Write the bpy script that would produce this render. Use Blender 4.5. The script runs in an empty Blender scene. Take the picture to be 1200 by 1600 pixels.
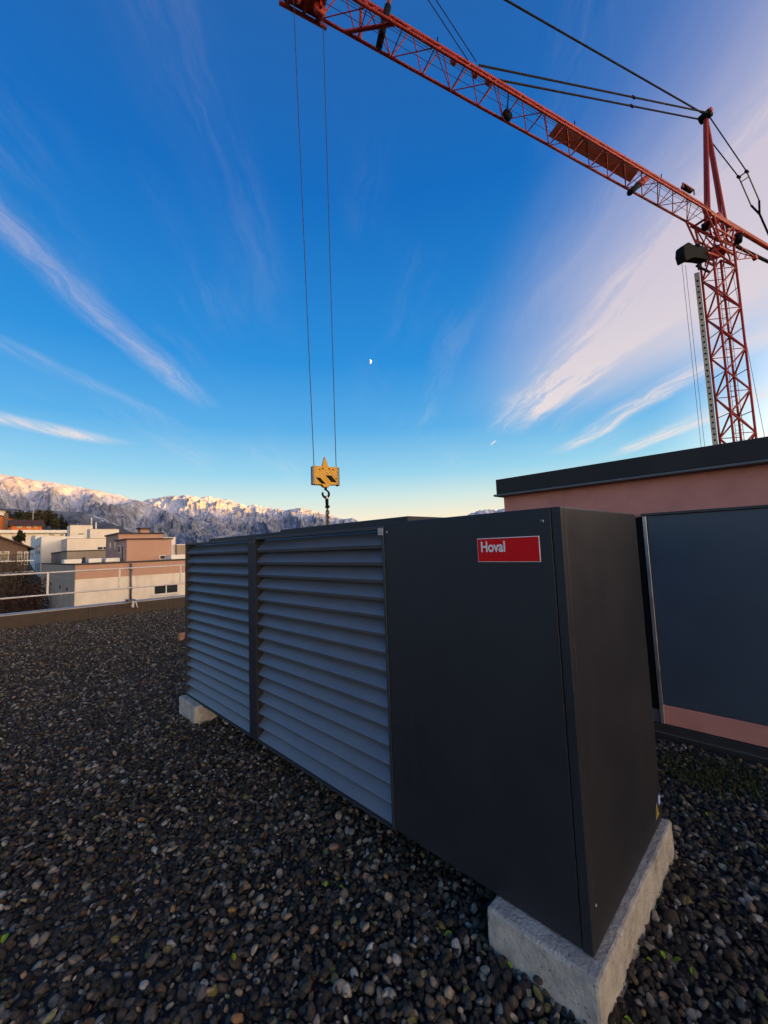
import bpy, bmesh, math, random
import numpy as np
from mathutils import Vector, Matrix, noise as mnoise
R = math.radians
random.seed(7)
rng = np.random.default_rng(7)
sc = bpy.context.scene
COL = sc.collection

# ------------------------------------------------------------------ camera
cam = bpy.data.cameras.new('camera')
camo = bpy.data.objects.new('camera', cam)
COL.objects.link(camo)
sc.camera = camo
cam.sensor_fit = 'VERTICAL'
cam.sensor_height = 36
cam.lens = 639.37 / 1600 * 36
cam.clip_start = 0.05
cam.clip_end = 90000
camo.location = (0, 0, 1.49)
camo.rotation_euler = (R(94.8809), R(2.1594), R(-44.3612))

# ------------------------------------------------------------------ light
SUN_AZ = 160.0      # compass angle of the sun from +Y towards +X: behind the camera, to the right
sun = bpy.data.lights.new('sun', 'SUN')
sun.energy = 5.0
sun.angle = R(0.5)
sun.color = (1.0, 0.46, 0.07)
suno = bpy.data.objects.new('sun', sun)
COL.objects.link(suno)
SUN_EL = -1.37       # the sun has just left the valley; only the peaks still see it
_d = Vector((math.sin(R(SUN_AZ)) * math.cos(R(SUN_EL)), math.cos(R(SUN_AZ)) * math.cos(R(SUN_EL)), math.sin(R(SUN_EL))))
suno.rotation_euler = (-_d).to_track_quat('-Z', 'Y').to_euler()
suno.location = (0, 0, 60)

sc.view_settings.view_transform = 'Standard'
sc.view_settings.look = 'None'
sc.view_settings.gamma = 1.0
sc.view_settings.use_curve_mapping = False
sc.view_settings.exposure = 1.45

# ------------------------------------------------------------------ node helper
class NT:
    def __init__(s, tree):
        s.t = tree
    def n(s, typ, **props):
        nd = s.t.nodes.new(typ)
        for k, v in props.items():
            setattr(nd, k, v)
        return nd
    def put(s, sock, v):
        if hasattr(v, 'is_linked') or hasattr(v, 'links'):
            s.t.links.new(v, sock)
        else:
            if isinstance(v, (tuple, list)) and len(v) == 3 and sock.type == 'RGBA':
                v = (*v, 1)
            sock.default_value = v
    def m(s, op, a, b=0.0, c=None, clamp=False):
        nd = s.n('ShaderNodeMath', operation=op, use_clamp=clamp)
        s.put(nd.inputs[0], a)
        s.put(nd.inputs[1], b)
        if c is not None:
            s.put(nd.inputs[2], c)
        return nd.outputs[0]
    def sm(s, v, a, b, lo=0.0, hi=1.0):
        nd = s.n('ShaderNodeMapRange', interpolation_type='SMOOTHSTEP')
        s.put(nd.inputs[0], v)
        nd.inputs[1].default_value = a
        nd.inputs[2].default_value = b
        nd.inputs[3].default_value = lo
        nd.inputs[4].default_value = hi
        return nd.outputs[0]
    def xyz(s, x, y, z):
        nd = s.n('ShaderNodeCombineXYZ')
        s.put(nd.inputs[0], x)
        s.put(nd.inputs[1], y)
        s.put(nd.inputs[2], z)
        return nd.outputs[0]
    def noise(s, vec, scale, detail=4, rough=0.55, dist=0.0):
        nd = s.n('ShaderNodeTexNoise')
        if vec is not None:
            s.put(nd.inputs['Vector'], vec)
        nd.inputs['Scale'].default_value = scale
        nd.inputs['Detail'].default_value = detail
        nd.inputs['Roughness'].default_value = rough
        nd.inputs['Distortion'].default_value = dist
        return nd.outputs[0]
    def mix(s, f, a, b, mode='MIX'):
        nd = s.n('ShaderNodeMix', data_type='RGBA', blend_type=mode)
        s.put(nd.inputs[0], f)
        s.put(nd.inputs[6], a)
        s.put(nd.inputs[7], b)
        return nd.outputs[2]
    def ramp(s, f, stops, interp='LINEAR'):
        nd = s.n('ShaderNodeValToRGB')
        cr = nd.color_ramp
        cr.interpolation = interp
        while len(cr.elements) < len(stops):
            cr.elements.new(0.5)
        for e, (p, c) in zip(cr.elements, stops):
            e.position = p
            e.color = (*c, 1)
        s.put(nd.inputs[0], f)
        return nd.outputs[0]

# ------------------------------------------------------------------ world: evening sky with cirrus
world = bpy.data.worlds.new('World')
sc.world = world
world.use_nodes = True
W = NT(world.node_tree)
bg = world.node_tree.nodes['Background']
sky = W.n('ShaderNodeTexSky', sky_type='NISHITA', sun_disc=False)
sky.sun_elevation = R(3.0)
sky.sun_rotation = R(SUN_AZ)
sky.altitude = 500
sky.air_density = 1.0
sky.dust_density = 3.0
sky.ozone_density = 3.0
hs = W.n('ShaderNodeHueSaturation')
hs.inputs['Saturation'].default_value = 1.0
W.put(hs.inputs['Color'], sky.outputs[0])
tc = W.n('ShaderNodeTexCoord')
sep = W.n('ShaderNodeSeparateXYZ')
W.put(sep.inputs[0], tc.outputs['Generated'])
dx, dy, dz = sep.outputs
den = W.m('ADD', W.m('MAXIMUM', dz, 0.0), 0.05)
u = W.m('DIVIDE', dx, den)
v = W.m('DIVIDE', dy, den)
sa, ca = math.sin(R(41)), math.cos(R(41))
s_ = W.m('ADD', W.m('MULTIPLY', u, sa), W.m('MULTIPLY', v, ca))      # along the wind
t_ = W.m('SUBTRACT', W.m('MULTIPLY', u, ca), W.m('MULTIPLY', v, sa))  # across the wind
wob = W.noise(W.xyz(s_, t_, 0.0), 0.9, 3, 0.5)
tw = W.m('ADD', t_, W.m('MULTIPLY', W.m('SUBTRACT', wob, 0.5), 0.22))
wob2 = W.noise(W.xyz(W.m('MULTIPLY', s_, 1.6), W.m('MULTIPLY', t_, 1.6), 3.1), 2.2, 4, 0.6)
tf = W.m('ADD', tw, W.m('MULTIPLY', W.m('SUBTRACT', wob2, 0.5), 0.13))
fine = W.noise(W.xyz(W.m('MULTIPLY', s_, 1.1), W.m('MULTIPLY', tf, 8.0), 1.7), 1.7, 10, 0.68, 0.5)
soft = W.noise(W.xyz(W.m('MULTIPLY', s_, 0.5), W.m('MULTIPLY', tw, 1.3), 5.2), 1.5, 4, 0.5)
feather = W.sm(fine, 0.36, 0.70)
def streak(t0, w0, w1, s0, s1, fs, amp, skew=0.0, f=None, f0=0.25):
    """a band of cirrus lying along the wind: sharp on one side, feathered on the other"""
    tt = W.m('SUBTRACT', W.m('SUBTRACT', tw, t0), W.m('MULTIPLY', s_, skew))
    a = W.sm(tt, -w0, 0.0)
    b = W.sm(tt, 0.0, w1, 1.0, 0.0)
    g = W.m('MULTIPLY', a, b)
    g = W.m('MULTIPLY', g, W.sm(s_, s0 - fs, s0 + fs))
    g = W.m('MULTIPLY', g, W.sm(s_, s1 - fs, s1 + fs, 1.0, 0.0))
    g = W.m('MULTIPLY', g, W.m('MULTIPLY_ADD', feather if f is None else f, 1.0 - f0, f0))
    return W.m('MULTIPLY', g, amp)
cl = [
    streak(1.22, 0.42, 0.14, -2.0, 2.75, 0.40, 1.15, 0.0, None, 0.22),
    streak(1.30, 0.90, 0.75, -3.0, 2.1, 0.9, 1.2, 0.0, soft, 0.5),
    streak(1.85, 0.20, 0.12, -2.0, 3.4, 0.3, 0.85),
    streak(2.45, 0.22, 0.14, -2.0, 3.6, 0.3, 0.9),
    streak(3.3, 0.35, 0.22, -2.0, 4.2, 0.3, 0.5),
    streak(-0.98, 0.10, 0.11, -1.5, 2.30, 0.25, 0.42, 0.04, None, 0.22),
    streak(-3.60, 0.20, 0.20, 1.4, 2.95, 0.18, 1.0, 0.62, None, 0.3),
    streak(-1.80, 0.14, 0.08, 0.9, 2.65, 0.35, 0.18, 0.24),
    streak(-0.30, 0.16, 0.12, -0.6, 1.55, 0.35, 0.07, 0.02, None, 0.1),
    streak(0.46, 0.12, 0.10, 1.5, 2.95, 0.25, 0.10, 0.0, None, 0.05),
    streak(-2.9, 0.55, 0.45, -1.0, 3.0, 0.8, 0.15),
]
tot = cl[0]
for c in cl[1:]:
    tot = W.m('ADD', tot, c)
veil = W.m('MULTIPLY', W.sm(soft, 0.5, 0.8), W.m('MULTIPLY', feather, 0.14))
tot = W.m('ADD', tot, veil)
# short condensation trail
ctr = W.m('MULTIPLY', W.m('MULTIPLY', W.sm(t_, 1.112, 1.124), W.sm(t_, 1.128, 1.14, 1.0, 0.0)),
          W.m('MULTIPLY', W.sm(s_, 3.18, 3.23), W.sm(s_, 3.24, 3.36, 1.0, 0.0)))
tot = W.m('ADD', tot, ctr)
tot = W.m('MULTIPLY', tot, W.sm(dz, 0.02, 0.10))
tot = W.m('MINIMUM', tot, 0.92)
ccol = W.mix(W.sm(dz, 0.1, 0.6), (2.7, 2.35, 2.15), (1.85, 1.65, 1.9))
# clear evening air: deep azure away from the sun, paling to cream above the horizon, warm towards the sunset
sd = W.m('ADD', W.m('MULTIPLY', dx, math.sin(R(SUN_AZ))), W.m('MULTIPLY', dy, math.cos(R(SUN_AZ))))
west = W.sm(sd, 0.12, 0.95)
east_c = W.ramp(dz, [(0.0, (2.75, 2.2, 1.5)), (0.065, (2.7, 2.35, 1.75)), (0.12, (1.75, 2.20, 2.10)), (0.175, (0.90, 1.80, 2.28)), (0.28, (0.27, 1.14, 2.15)),
                     (0.42, (0.055, 0.73, 1.90)), (0.68, (0.01, 0.39, 1.40)), (0.87, (0.05, 0.31, 1.05)), (1.0, (0.10, 0.32, 0.95))])
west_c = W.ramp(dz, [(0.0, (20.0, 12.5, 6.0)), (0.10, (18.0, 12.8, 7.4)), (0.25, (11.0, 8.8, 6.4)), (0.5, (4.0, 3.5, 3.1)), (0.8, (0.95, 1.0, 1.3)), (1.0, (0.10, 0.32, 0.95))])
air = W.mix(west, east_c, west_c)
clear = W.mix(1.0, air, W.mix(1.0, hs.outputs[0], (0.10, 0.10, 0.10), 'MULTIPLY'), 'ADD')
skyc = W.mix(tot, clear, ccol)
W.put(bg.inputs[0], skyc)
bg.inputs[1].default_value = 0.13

# ------------------------------------------------------------------ materials
MATS = {}
def newmat(name):
    m = bpy.data.materials.new(name)
    m.use_nodes = True
    MATS[name] = m
    t = NT(m.node_tree)
    b = m.node_tree.nodes['Principled BSDF']
    return m, t, b
def simple(name, col, rough=0.6, metal=0.0, var=0.12, scale=6.0, bump=0.0, bscale=80.0, spec=0.5, stain=0.0, streaks=False):
    m, t, b = newmat(name)
    co = t.n('ShaderNodeTexCoord').outputs['Object']
    nz = t.noise(co, scale, 5, 0.6)
    dark = tuple(c * (1 - var) for c in col)
    lite = tuple(min(1, c * (1 + var)) for c in col)
    c = t.mix(t.sm(nz, 0.3, 0.7), dark, lite)
    if stain:
        if streaks:
            mp = t.n('ShaderNodeMapping')
            mp.inputs['Scale'].default_value = (1, 1, 0.12)
            t.put(mp.inputs[0], co)
            sz = t.noise(mp.outputs[0], scale * 1.5, 6, 0.65)
        else:
            sz = t.noise(co, scale * 0.37, 6, 0.65)
        c = t.mix(t.m('MULTIPLY', t.sm(sz, 0.48, 0.75), stain), c, tuple(x * 0.35 for x in col))
    t.put(b.inputs['Base Color'], c)
    t.put(b.inputs['Roughness'], t.sm(nz, 0.2, 0.8, max(0.02, rough - 0.06), min(1, rough + 0.06)))
    b.inputs['Metallic'].default_value = metal
    b.inputs['Specular IOR Level'].default_value = spec
    if bump:
        bn = t.n('ShaderNodeBump')
        bn.inputs['Strength'].default_value = bump
        bn.inputs['Distance'].default_value = 0.01
        t.put(bn.inputs['Height'], t.noise(co, bscale, 5, 0.6))
        t.put(b.inputs['Normal'], bn.outputs[0])
    return m
m, t, b = newmat('anthracite')
co = t.n('ShaderNodeTexCoord').outputs['Object']
mp = t.n('ShaderNodeMapping')
mp.inputs['Scale'].default_value = (1, 1, 0.07)
t.put(mp.inputs[0], co)
run = t.noise(mp.outputs[0], 16, 6, 0.7)                 # faint rain runs
dust = t.noise(co, 3.0, 7, 0.7)
c = t.mix(t.sm(dust, 0.3, 0.75), (0.0150, 0.0158, 0.0220), (0.0185, 0.019, 0.0245))
c = t.mix(t.m('MULTIPLY', t.sm(run, 0.55, 0.8), 0.16), c, (0.050, 0.046, 0.043))
t.put(b.inputs['Base Color'], c)
t.put(b.inputs['Roughness'], t.m('ADD', t.sm(dust, 0.25, 0.75, 0.42, 0.54), t.m('MULTIPLY', run, 0.08)))
b.inputs['Specular IOR Level'].default_value = 0.48
bn = t.n('ShaderNodeBump')
bn.inputs['Strength'].default_value = 0.06
bn.inputs['Distance'].default_value = 0.01
t.put(bn.inputs['Height'], t.noise(co, 900, 3, 0.6))
bn2 = t.n('ShaderNodeBump')                              # slight oil-canning of the sheet
bn2.inputs['Strength'].default_value = 0.35
bn2.inputs['Distance'].default_value = 0.012
t.put(bn2.inputs['Height'], t.noise(co, 1.6, 1, 0.4))
t.put(bn2.inputs['Normal'], bn.outputs[0])
t.put(b.inputs['Normal'], bn2.outputs[0])
simple('louvre_metal', (0.145, 0.152, 0.175), 0.38, 0.2, 0.06, 4, 0.03, 700, 0.5)
simple('frame_dark', (0.032, 0.034, 0.04), 0.45, 0.0, 0.08, 4, 0.0)
simple('black_inside', (0.006, 0.006, 0.007), 0.9, 0, 0.1, 4, spec=0.1)
simple('zinc', (0.42, 0.41, 0.42), 0.42, 0.8, 0.1, 8)
simple('sign_red', (0.68, 0.004, 0.008), 0.55, 0, 0.03, 4, spec=0.2)
simple('sign_white', (0.78, 0.78, 0.78), 0.4, 0, 0.02, 4)
simple('sticker_yellow', (0.36, 0.26, 0.05), 0.4, 0, 0.03, 4)
simple('sticker_blue', (0.03, 0.07, 0.35), 0.4, 0, 0.03, 4)
simple('concrete', (0.43, 0.395, 0.345), 0.9, 0, 0.22, 14, 0.9, 70, 0.25, stain=0.5)
_t = NT(MATS['concrete'].node_tree)
_b = MATS['concrete'].node_tree.nodes['Principled BSDF']
_co = _t.n('ShaderNodeTexCoord').outputs['Object']
_v = _t.n('ShaderNodeTexVoronoi')
_t.put(_v.inputs['Vector'], _co)
_v.inputs['Scale'].default_value = 42
_hole = _t.m('MULTIPLY', _t.sm(_v.outputs['Distance'], 0.10, 0.16, 1.0, 0.0), _t.sm(_t.noise(_co, 26, 2), 0.50, 0.56))
_old = _b.inputs['Base Color'].links[0].from_socket
_t.put(_b.inputs['Base Color'], _t.mix(_t.m('MULTIPLY', _hole, 0.75), _old, (0.10, 0.09, 0.08)))
_bb = _t.n('ShaderNodeBump', invert=True)
_bb.inputs['Distance'].default_value = 0.004
_t.put(_bb.inputs['Height'], _hole)
_t.put(_bb.inputs['Normal'], _b.inputs['Normal'].links[0].from_socket)
_t.put(_b.inputs['Normal'], _bb.outputs[0])
simple('pink_render', (0.60, 0.26, 0.215), 0.9, 0, 0.08, 5, 0.5, 130, 0.25, stain=0.15)
simple('fascia', (0.022, 0.018, 0.018), 0.55, 0.0, 0.25, 3, 0.05, 200, 0.35, stain=0.3, streaks=True)
simple('lip', (0.13, 0.13, 0.135), 0.5, 0.5, 0.1, 5)
simple('door_blue', (0.048, 0.070, 0.102), 0.40, 0.0, 0.12, 1.2, 0.04, 500, 0.4)
simple('bitumen', (0.03, 0.03, 0.033), 0.75, 0, 0.25, 10, 0.4, 120, 0.3)
simple('parapet_brown', (0.06, 0.042, 0.033), 0.7, 0, 0.1, 6, 0.1, 90, 0.3, stain=0.35, streaks=True)
simple('parapet_cap', (0.36, 0.31, 0.27), 0.6, 0.1, 0.1, 5)
simple('galvanised', (0.66, 0.58, 0.52), 0.5, 0.2, 0.1, 14)
simple('galv_dark', (0.16, 0.15, 0.145), 0.5, 0.6, 0.15, 14)
simple('crane_red', (0.42, 0.034, 0.018), 0.5, 0, 0.22, 3, 0, 60, 0.35, stain=0.25)
simple('crane_panel', (0.085, 0.018, 0.011), 0.9, 0, 0.10, 2, stain=0.3, spec=0.04)
simple('crane_dark', (0.012, 0.012, 0.013), 0.75, 0.0, 0.2, 5, spec=0.08)
simple('crane_cream', (0.72, 0.56, 0.36), 0.6, 0, 0.15, 2, stain=0.3)
simple('steel_rope', (0.05, 0.05, 0.055), 0.5, 0.5, 0.1, 5)
simple('tie_bar', (0.035, 0.031, 0.033), 0.8, 0.0, 0.15, 3, spec=0.1)
simple('hook_yellow', (0.66, 0.33, 0.012), 0.5, 0, 0.14, 5, stain=0.3)
simple('chain_grey', (0.16, 0.12, 0.11), 0.5, 0.5, 0.2, 30)
simple('wall_cream', (0.78, 0.68, 0.56), 0.9, 0, 0.05, 0.4, stain=0.10, streaks=True)
simple('wall_white', (0.82, 0.77, 0.70), 0.9, 0, 0.05, 0.4, stain=0.10, streaks=True)
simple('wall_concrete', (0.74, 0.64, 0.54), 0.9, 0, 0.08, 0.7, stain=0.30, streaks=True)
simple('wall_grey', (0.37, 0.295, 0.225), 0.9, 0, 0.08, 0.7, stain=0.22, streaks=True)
simple('wall_pinkbrown', (0.46, 0.265, 0.195), 0.9, 0, 0.05, 0.5, stain=0.10, streaks=True)
simple('wall_orange', (0.62, 0.17, 0.04), 0.9, 0, 0.06, 0.3, stain=0.1)
simple('wall_brown', (0.16, 0.10, 0.075), 0.9, 0, 0.15, 0.5, stain=0.3)
simple('roof_dark', (0.035, 0.028, 0.027), 0.7, 0, 0.15, 0.7)
simple('roof_flat', (0.17, 0.155, 0.145), 0.9, 0, 0.15, 0.7)
simple('roof_tile', (0.075, 0.035, 0.025), 0.85, 0, 0.3, 1.6, 0.5, 4)
simple('glass', (0.02, 0.025, 0.03), 0.08, 0, 0.1, 2, spec=0.8)
simple('window_frame', (0.62, 0.6, 0.57), 0.5, 0, 0.05, 4)
simple('bark', (0.06, 0.042, 0.032), 0.9, 0, 0.25, 4)
simple('brick_clay', (0.33, 0.17, 0.10), 0.9, 0, 0.2, 20, 0.4, 100)
simple('leaf_lime', (0.22, 0.42, 0.03), 0.55, 0, 0.2, 60)
simple('moss', (0.055, 0.055, 0.012), 0.95, 0, 0.4, 60)
m, t, b = newmat('moon_glow')
b.inputs['Base Color'].default_value = (0.8, 0.8, 0.78, 1)
b.inputs['Emission Color'].default_value = (0.9, 0.95, 1.0, 1)
b.inputs['Emission Strength'].default_value = 0.28

def leafmat(name, stops, rough=0.75):
    m, t, b = newmat(name)
    g = t.n('ShaderNodeNewGeometry')
    t.put(b.inputs['Base Color'], t.ramp(g.outputs['Random Per Island'], stops))
    b.inputs['Roughness'].default_value = rough
    b.inputs['Specular IOR Level'].default_value = 0.2
leafmat('foliage_dark', [(0, (0.020, 0.024, 0.012)), (0.6, (0.045, 0.046, 0.02)), (1, (0.085, 0.075, 0.035))])
leafmat('foliage_brown', [(0, (0.035, 0.030, 0.016)), (0.6, (0.075, 0.06, 0.03)), (1, (0.12, 0.09, 0.045))])
leafmat('foliage_red', [(0, (0.035, 0.016, 0.012)), (0.6, (0.085, 0.034, 0.022)), (1, (0.14, 0.07, 0.04))])
leafmat('foliage_hedge', [(0, (0.014, 0.016, 0.007)), (0.7, (0.035, 0.036, 0.014)), (1, (0.07, 0.06, 0.028))])
leafmat('cypress', [(0, (0.010, 0.015, 0.010)), (1, (0.03, 0.038, 0.02))])

# pebbles: each stone takes its own tone
m, t, b = newmat('pebble')
oi = t.n('ShaderNodeObjectInfo').outputs['Random']
base = t.ramp(oi, [(0.0, (0.030, 0.024, 0.019)), (0.22, (0.070, 0.055, 0.041)), (0.42, (0.045, 0.038, 0.033)),
                   (0.58, (0.125, 0.098, 0.072)), (0.70, (0.090, 0.058, 0.034)), (0.79, (0.19, 0.155, 0.118)),
                   (0.87, (0.36, 0.30, 0.235)), (0.92, (0.26, 0.135, 0.06)), (0.95, (0.19, 0.18, 0.06)),
                   (0.975, (0.56, 0.49, 0.41)), (1.0, (0.07, 0.058, 0.05))])
co = t.n('ShaderNodeTexCoord').outputs['Object']
off = t.n('ShaderNodeVectorMath', operation='ADD')
t.put(off.inputs[0], co)
t.put(off.inputs[1], t.xyz(t.m('MULTIPLY', oi, 37.0), t.m('MULTIPLY', oi, 91.0), 0.0))
nz = t.noise(off.outputs[0], 1.3, 6, 0.7)
sp = t.noise(off.outputs[0], 7.0, 4, 0.7)
c = t.mix(t.sm(nz, 0.35, 0.75), base, tuple([0.5] * 3), 'MULTIPLY')
c = t.mix(t.m('MULTIPLY', t.sm(sp, 0.55, 0.75), 0.35), c, (0.22, 0.21, 0.19))
t.put(b.inputs['Base Color'], c)
t.put(b.inputs['Roughness'], t.sm(sp, 0.3, 0.7, 0.62, 0.85))
b.inputs['Specular IOR Level'].default_value = 0.18
bn = t.n('ShaderNodeBump')
bn.inputs['Strength'].default_value = 0.35
bn.inputs['Distance'].default_value = 0.1
t.put(bn.inputs['Height'], sp)
t.put(b.inputs['Normal'], bn.outputs[0])

# far terrain: rock, forest and fresh snow
def terrain_mat(name, lo, hi, snow_lo, snow_hi, forest, rock, fs=1.0, meadow=0.0):
    m, t, b = newmat(name)
    co = t.n('ShaderNodeTexCoord').outputs['Object']
    z = t.n('ShaderNodeSeparateXYZ')
    t.put(z.inputs[0], co)
    big = t.noise(co, 0.0016 * fs, 6, 0.6)
    mid = t.noise(co, 0.011 * fs, 8, 0.75)
    fin = t.noise(co, 0.035 * fs, 5, 0.75)
    hgt = t.m('ADD', z.outputs[2], t.m('MULTIPLY', t.m('SUBTRACT', big, 0.5), 420.0))
    f = t.sm(hgt, lo, hi)
    nrm = t.n('ShaderNodeNewGeometry').outputs['Normal']
    nzs = t.n('ShaderNodeSeparateXYZ')
    t.put(nzs.inputs[0], nrm)
    det = t.m('ADD', t.m('MULTIPLY', mid, 0.65), t.m('MULTIPLY', fin, 0.35))
    det = t.m('ADD', det, t.m('MULTIPLY', t.m('SUBTRACT', nzs.outputs[2], 0.75), 0.25))
    ga = t.n('ShaderNodeAttribute', attribute_name='gully').outputs['Fac']
    det = t.m('ADD', det, t.m('MULTIPLY', ga, 0.055))  # snow lying in the gullies, and relief shading put into the colour
    sn = t.sm(det, 0.33, 0.64)
    amt = t.m('MULTIPLY_ADD', f, snow_hi - snow_lo, snow_lo)
    sn = t.m('MULTIPLY', sn, amt)
    dark = t.mix(f, forest, rock)
    if meadow:
        sn = t.m('MAXIMUM', sn, t.m('MULTIPLY', t.sm(t.noise(co, 0.0052, 5, 0.6), 0.60, 0.63), meadow))
    t.put(b.inputs['Base Color'], t.mix(sn, dark, (0.78, 0.77, 0.80)))
    b.inputs['Roughness'].default_value = 0.9
    b.inputs['Specular IOR Level'].default_value = 0.1
terrain_mat('mountain', 200, 950, 0.42, 0.88, (0.065, 0.080, 0.115), (0.33, 0.32, 0.345))
terrain_mat('foothill', 60, 420, 0.05, 0.30, (0.020, 0.025, 0.036), (0.034, 0.040, 0.052), 2.0, 0.85)
m, t, b = newmat('land')
co = t.n('ShaderNodeTexCoord').outputs['Object']
c = t.mix(t.sm(t.noise(co, 0.05, 6, 0.6), 0.35, 0.65), (0.022, 0.024, 0.012), (0.06, 0.045, 0.028))
t.put(b.inputs['Base Color'], c)
b.inputs['Roughness'].default_value = 0.95
m, t, b = newmat('roof_bed')
co = t.n('ShaderNodeTexCoord').outputs['Object']
vo = t.n('ShaderNodeTexVoronoi')
t.put(vo.inputs['Vector'], co)
vo.inputs['Scale'].default_value = 38
t.put(b.inputs['Base Color'], t.mix(t.noise(co, 30, 4), (0.012, 0.011, 0.011), (0.045, 0.04, 0.037)))
b.inputs['Roughness'].default_value = 0.9
bn = t.n('ShaderNodeBump')
bn.inputs['Distance'].default_value = 0.02
t.put(bn.inputs['Height'], vo.outputs['Distance'])
t.put(b.inputs['Normal'], bn.outputs[0])

# ------------------------------------------------------------------ mesh helpers
def tag(o, label=None, cat=None, group=None, kind=None):
    if label: o['label'] = label
    if cat: o['category'] = cat
    if group: o['group'] = group
    if kind: o['kind'] = kind
    return o
def root_of(o):
    while o.parent is not None:
        o = o.parent
    return o
def thing(name, loc, label, cat, group=None):
    o = bpy.data.objects.new(name, None)
    o.empty_display_size = 0.2
    COL.objects.link(o)
    o.location = loc
    return tag(o, label, cat, group)
def origin(parent):
    return Vector(root_of(parent).location) if parent is not None else Vector((0, 0, 0))
def mesh(name, verts, faces, mat, parent=None, smooth=False):
    """world-space vertices -> object; children share the origin of their thing"""
    og = origin(parent)
    me = bpy.data.meshes.new(name)
    me.from_pydata([(p[0] - og[0], p[1] - og[1], p[2] - og[2]) for p in verts], [], faces)
    me.materials.append(MATS[mat])
    if smooth:
        me.polygons.foreach_set('use_smooth', [True] * len(me.polygons))
    me.update()
    o = bpy.data.objects.new(name, me)
    COL.objects.link(o)
    if parent is not None:
        o.parent = parent
    return o
def from_bm(name, bm, mat, parent=None, smooth=False):
    og = origin(parent)
    bmesh.ops.translate(bm, verts=bm.verts, vec=-og)
    bmesh.ops.recalc_face_normals(bm, faces=bm.faces)
    me = bpy.data.meshes.new(name)
    bm.to_mesh(me)
    bm.free()
    me.materials.append(MATS[mat])
    if smooth:
        me.polygons.foreach_set('use_smooth', [True] * len(me.polygons))
    o = bpy.data.objects.new(name, me)
    COL.objects.link(o)
    if parent is not None:
        o.parent = parent
    return o
def add_box(bm, x0, x1, y0, y1, z0, z1, bevel=0.0, seg=1):
    vs = [bm.verts.new(p) for p in ((x0, y0, z0), (x1, y0, z0), (x1, y1, z0), (x0, y1, z0), (x0, y0, z1), (x1, y0, z1), (x1, y1, z1), (x0, y1, z1))]
    fs = [bm.faces.new([vs[i] for i in f]) for f in ((3, 2, 1, 0), (4, 5, 6, 7), (0, 1, 5, 4), (1, 2, 6, 5), (2, 3, 7, 6), (3, 0, 4, 7))]
    if bevel:
        es = list({e for f in fs for e in f.edges})
        bmesh.ops.bevel(bm, geom=es, offset=bevel, segments=seg, affect='EDGES', profile=0.5)
def box(name, x0, x1, y0, y1, z0, z1, mat, parent=None, bevel=0.0, seg=1):
    bm = bmesh.new()
    add_box(bm, x0, x1, y0, y1, z0, z1, bevel, seg)
    return from_bm(name, bm, mat, parent)
def add_tube(bm, p, q, r, n=8, r2=None, cap=True):
    p, q = Vector(p), Vector(q)
    d = (q - p).normalized()
    a = d.orthogonal().normalized()
    b_ = d.cross(a)
    r2 = r if r2 is None else r2
    A, B = [], []
    for i in range(n):
        th = 2 * math.pi * i / n
        e = a * math.cos(th) + b_ * math.sin(th)
        A.append(bm.verts.new(p + e * r))
        B.append(bm.verts.new(q + e * r2))
    for i in range(n):
        bm.faces.new((A[i], A[(i + 1) % n], B[(i + 1) % n], B[i]))
    if cap:
        bm.faces.new(A[::-1])
        bm.faces.new(B)
def tube(name, p, q, r, mat, parent=None, n=8, r2=None):
    bm = bmesh.new()
    add_tube(bm, p, q, r, n, r2)
    return from_bm(name, bm, mat, parent, smooth=n > 6)
def path(name, pts, r, mat, parent=None, n=6):
    bm = bmesh.new()
    for a, b_ in zip(pts, pts[1:]):
        add_tube(bm, a, b_, r, n)
    return from_bm(name, bm, mat, parent)
_unit = {}
def bar(name, p, q, r, mat, parent, n=6):
    """lattice member sharing one unit cylinder"""
    key = (mat, n)
    if key not in _unit:
        bm = bmesh.new()
        add_tube(bm, (0, 0, 0), (0, 0, 1), 1.0, n)
        me = bpy.data.meshes.new('lattice_bar')
        bmesh.ops.recalc_face_normals(bm, faces=bm.faces)
        bm.to_mesh(me)
        bm.free()
        me.materials.append(MATS[mat])
        _unit[key] = me
    p, q = Vector(p), Vector(q)
    og = origin(parent)
    o = bpy.data.objects.new(name, _unit[key])
    COL.objects.link(o)
    o.parent = parent
    o.location = p - og
    o.rotation_euler = (q - p).to_track_quat('Z', 'Y').to_euler()
    o.scale = (r, r, (q - p).length)
    return o
def prism(name, poly, axis, a0, a1, mat, parent=None, bevel=0.0):
    """polygon of (h, z) pairs extruded along 'x' or 'y'"""
    bm = bmesh.new()
    f = (lambda h, z, a: (a, h, z)) if axis == 'x' else (lambda h, z, a: (h, a, z))
    A = [bm.verts.new(f(h, z, a0)) for h, z in poly]
    B = [bm.verts.new(f(h, z, a1)) for h, z in poly]
    n = len(poly)
    bm.faces.new(A)
    bm.faces.new(B[::-1])
    for i in range(n):
        bm.faces.new((A[i], A[(i + 1) % n], B[(i + 1) % n], B[i]))
    if bevel:
        bmesh.ops.bevel(bm, geom=list(bm.edges), offset=bevel, segments=1, affect='EDGES')
    return from_bm(name, bm, mat, parent)

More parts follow.
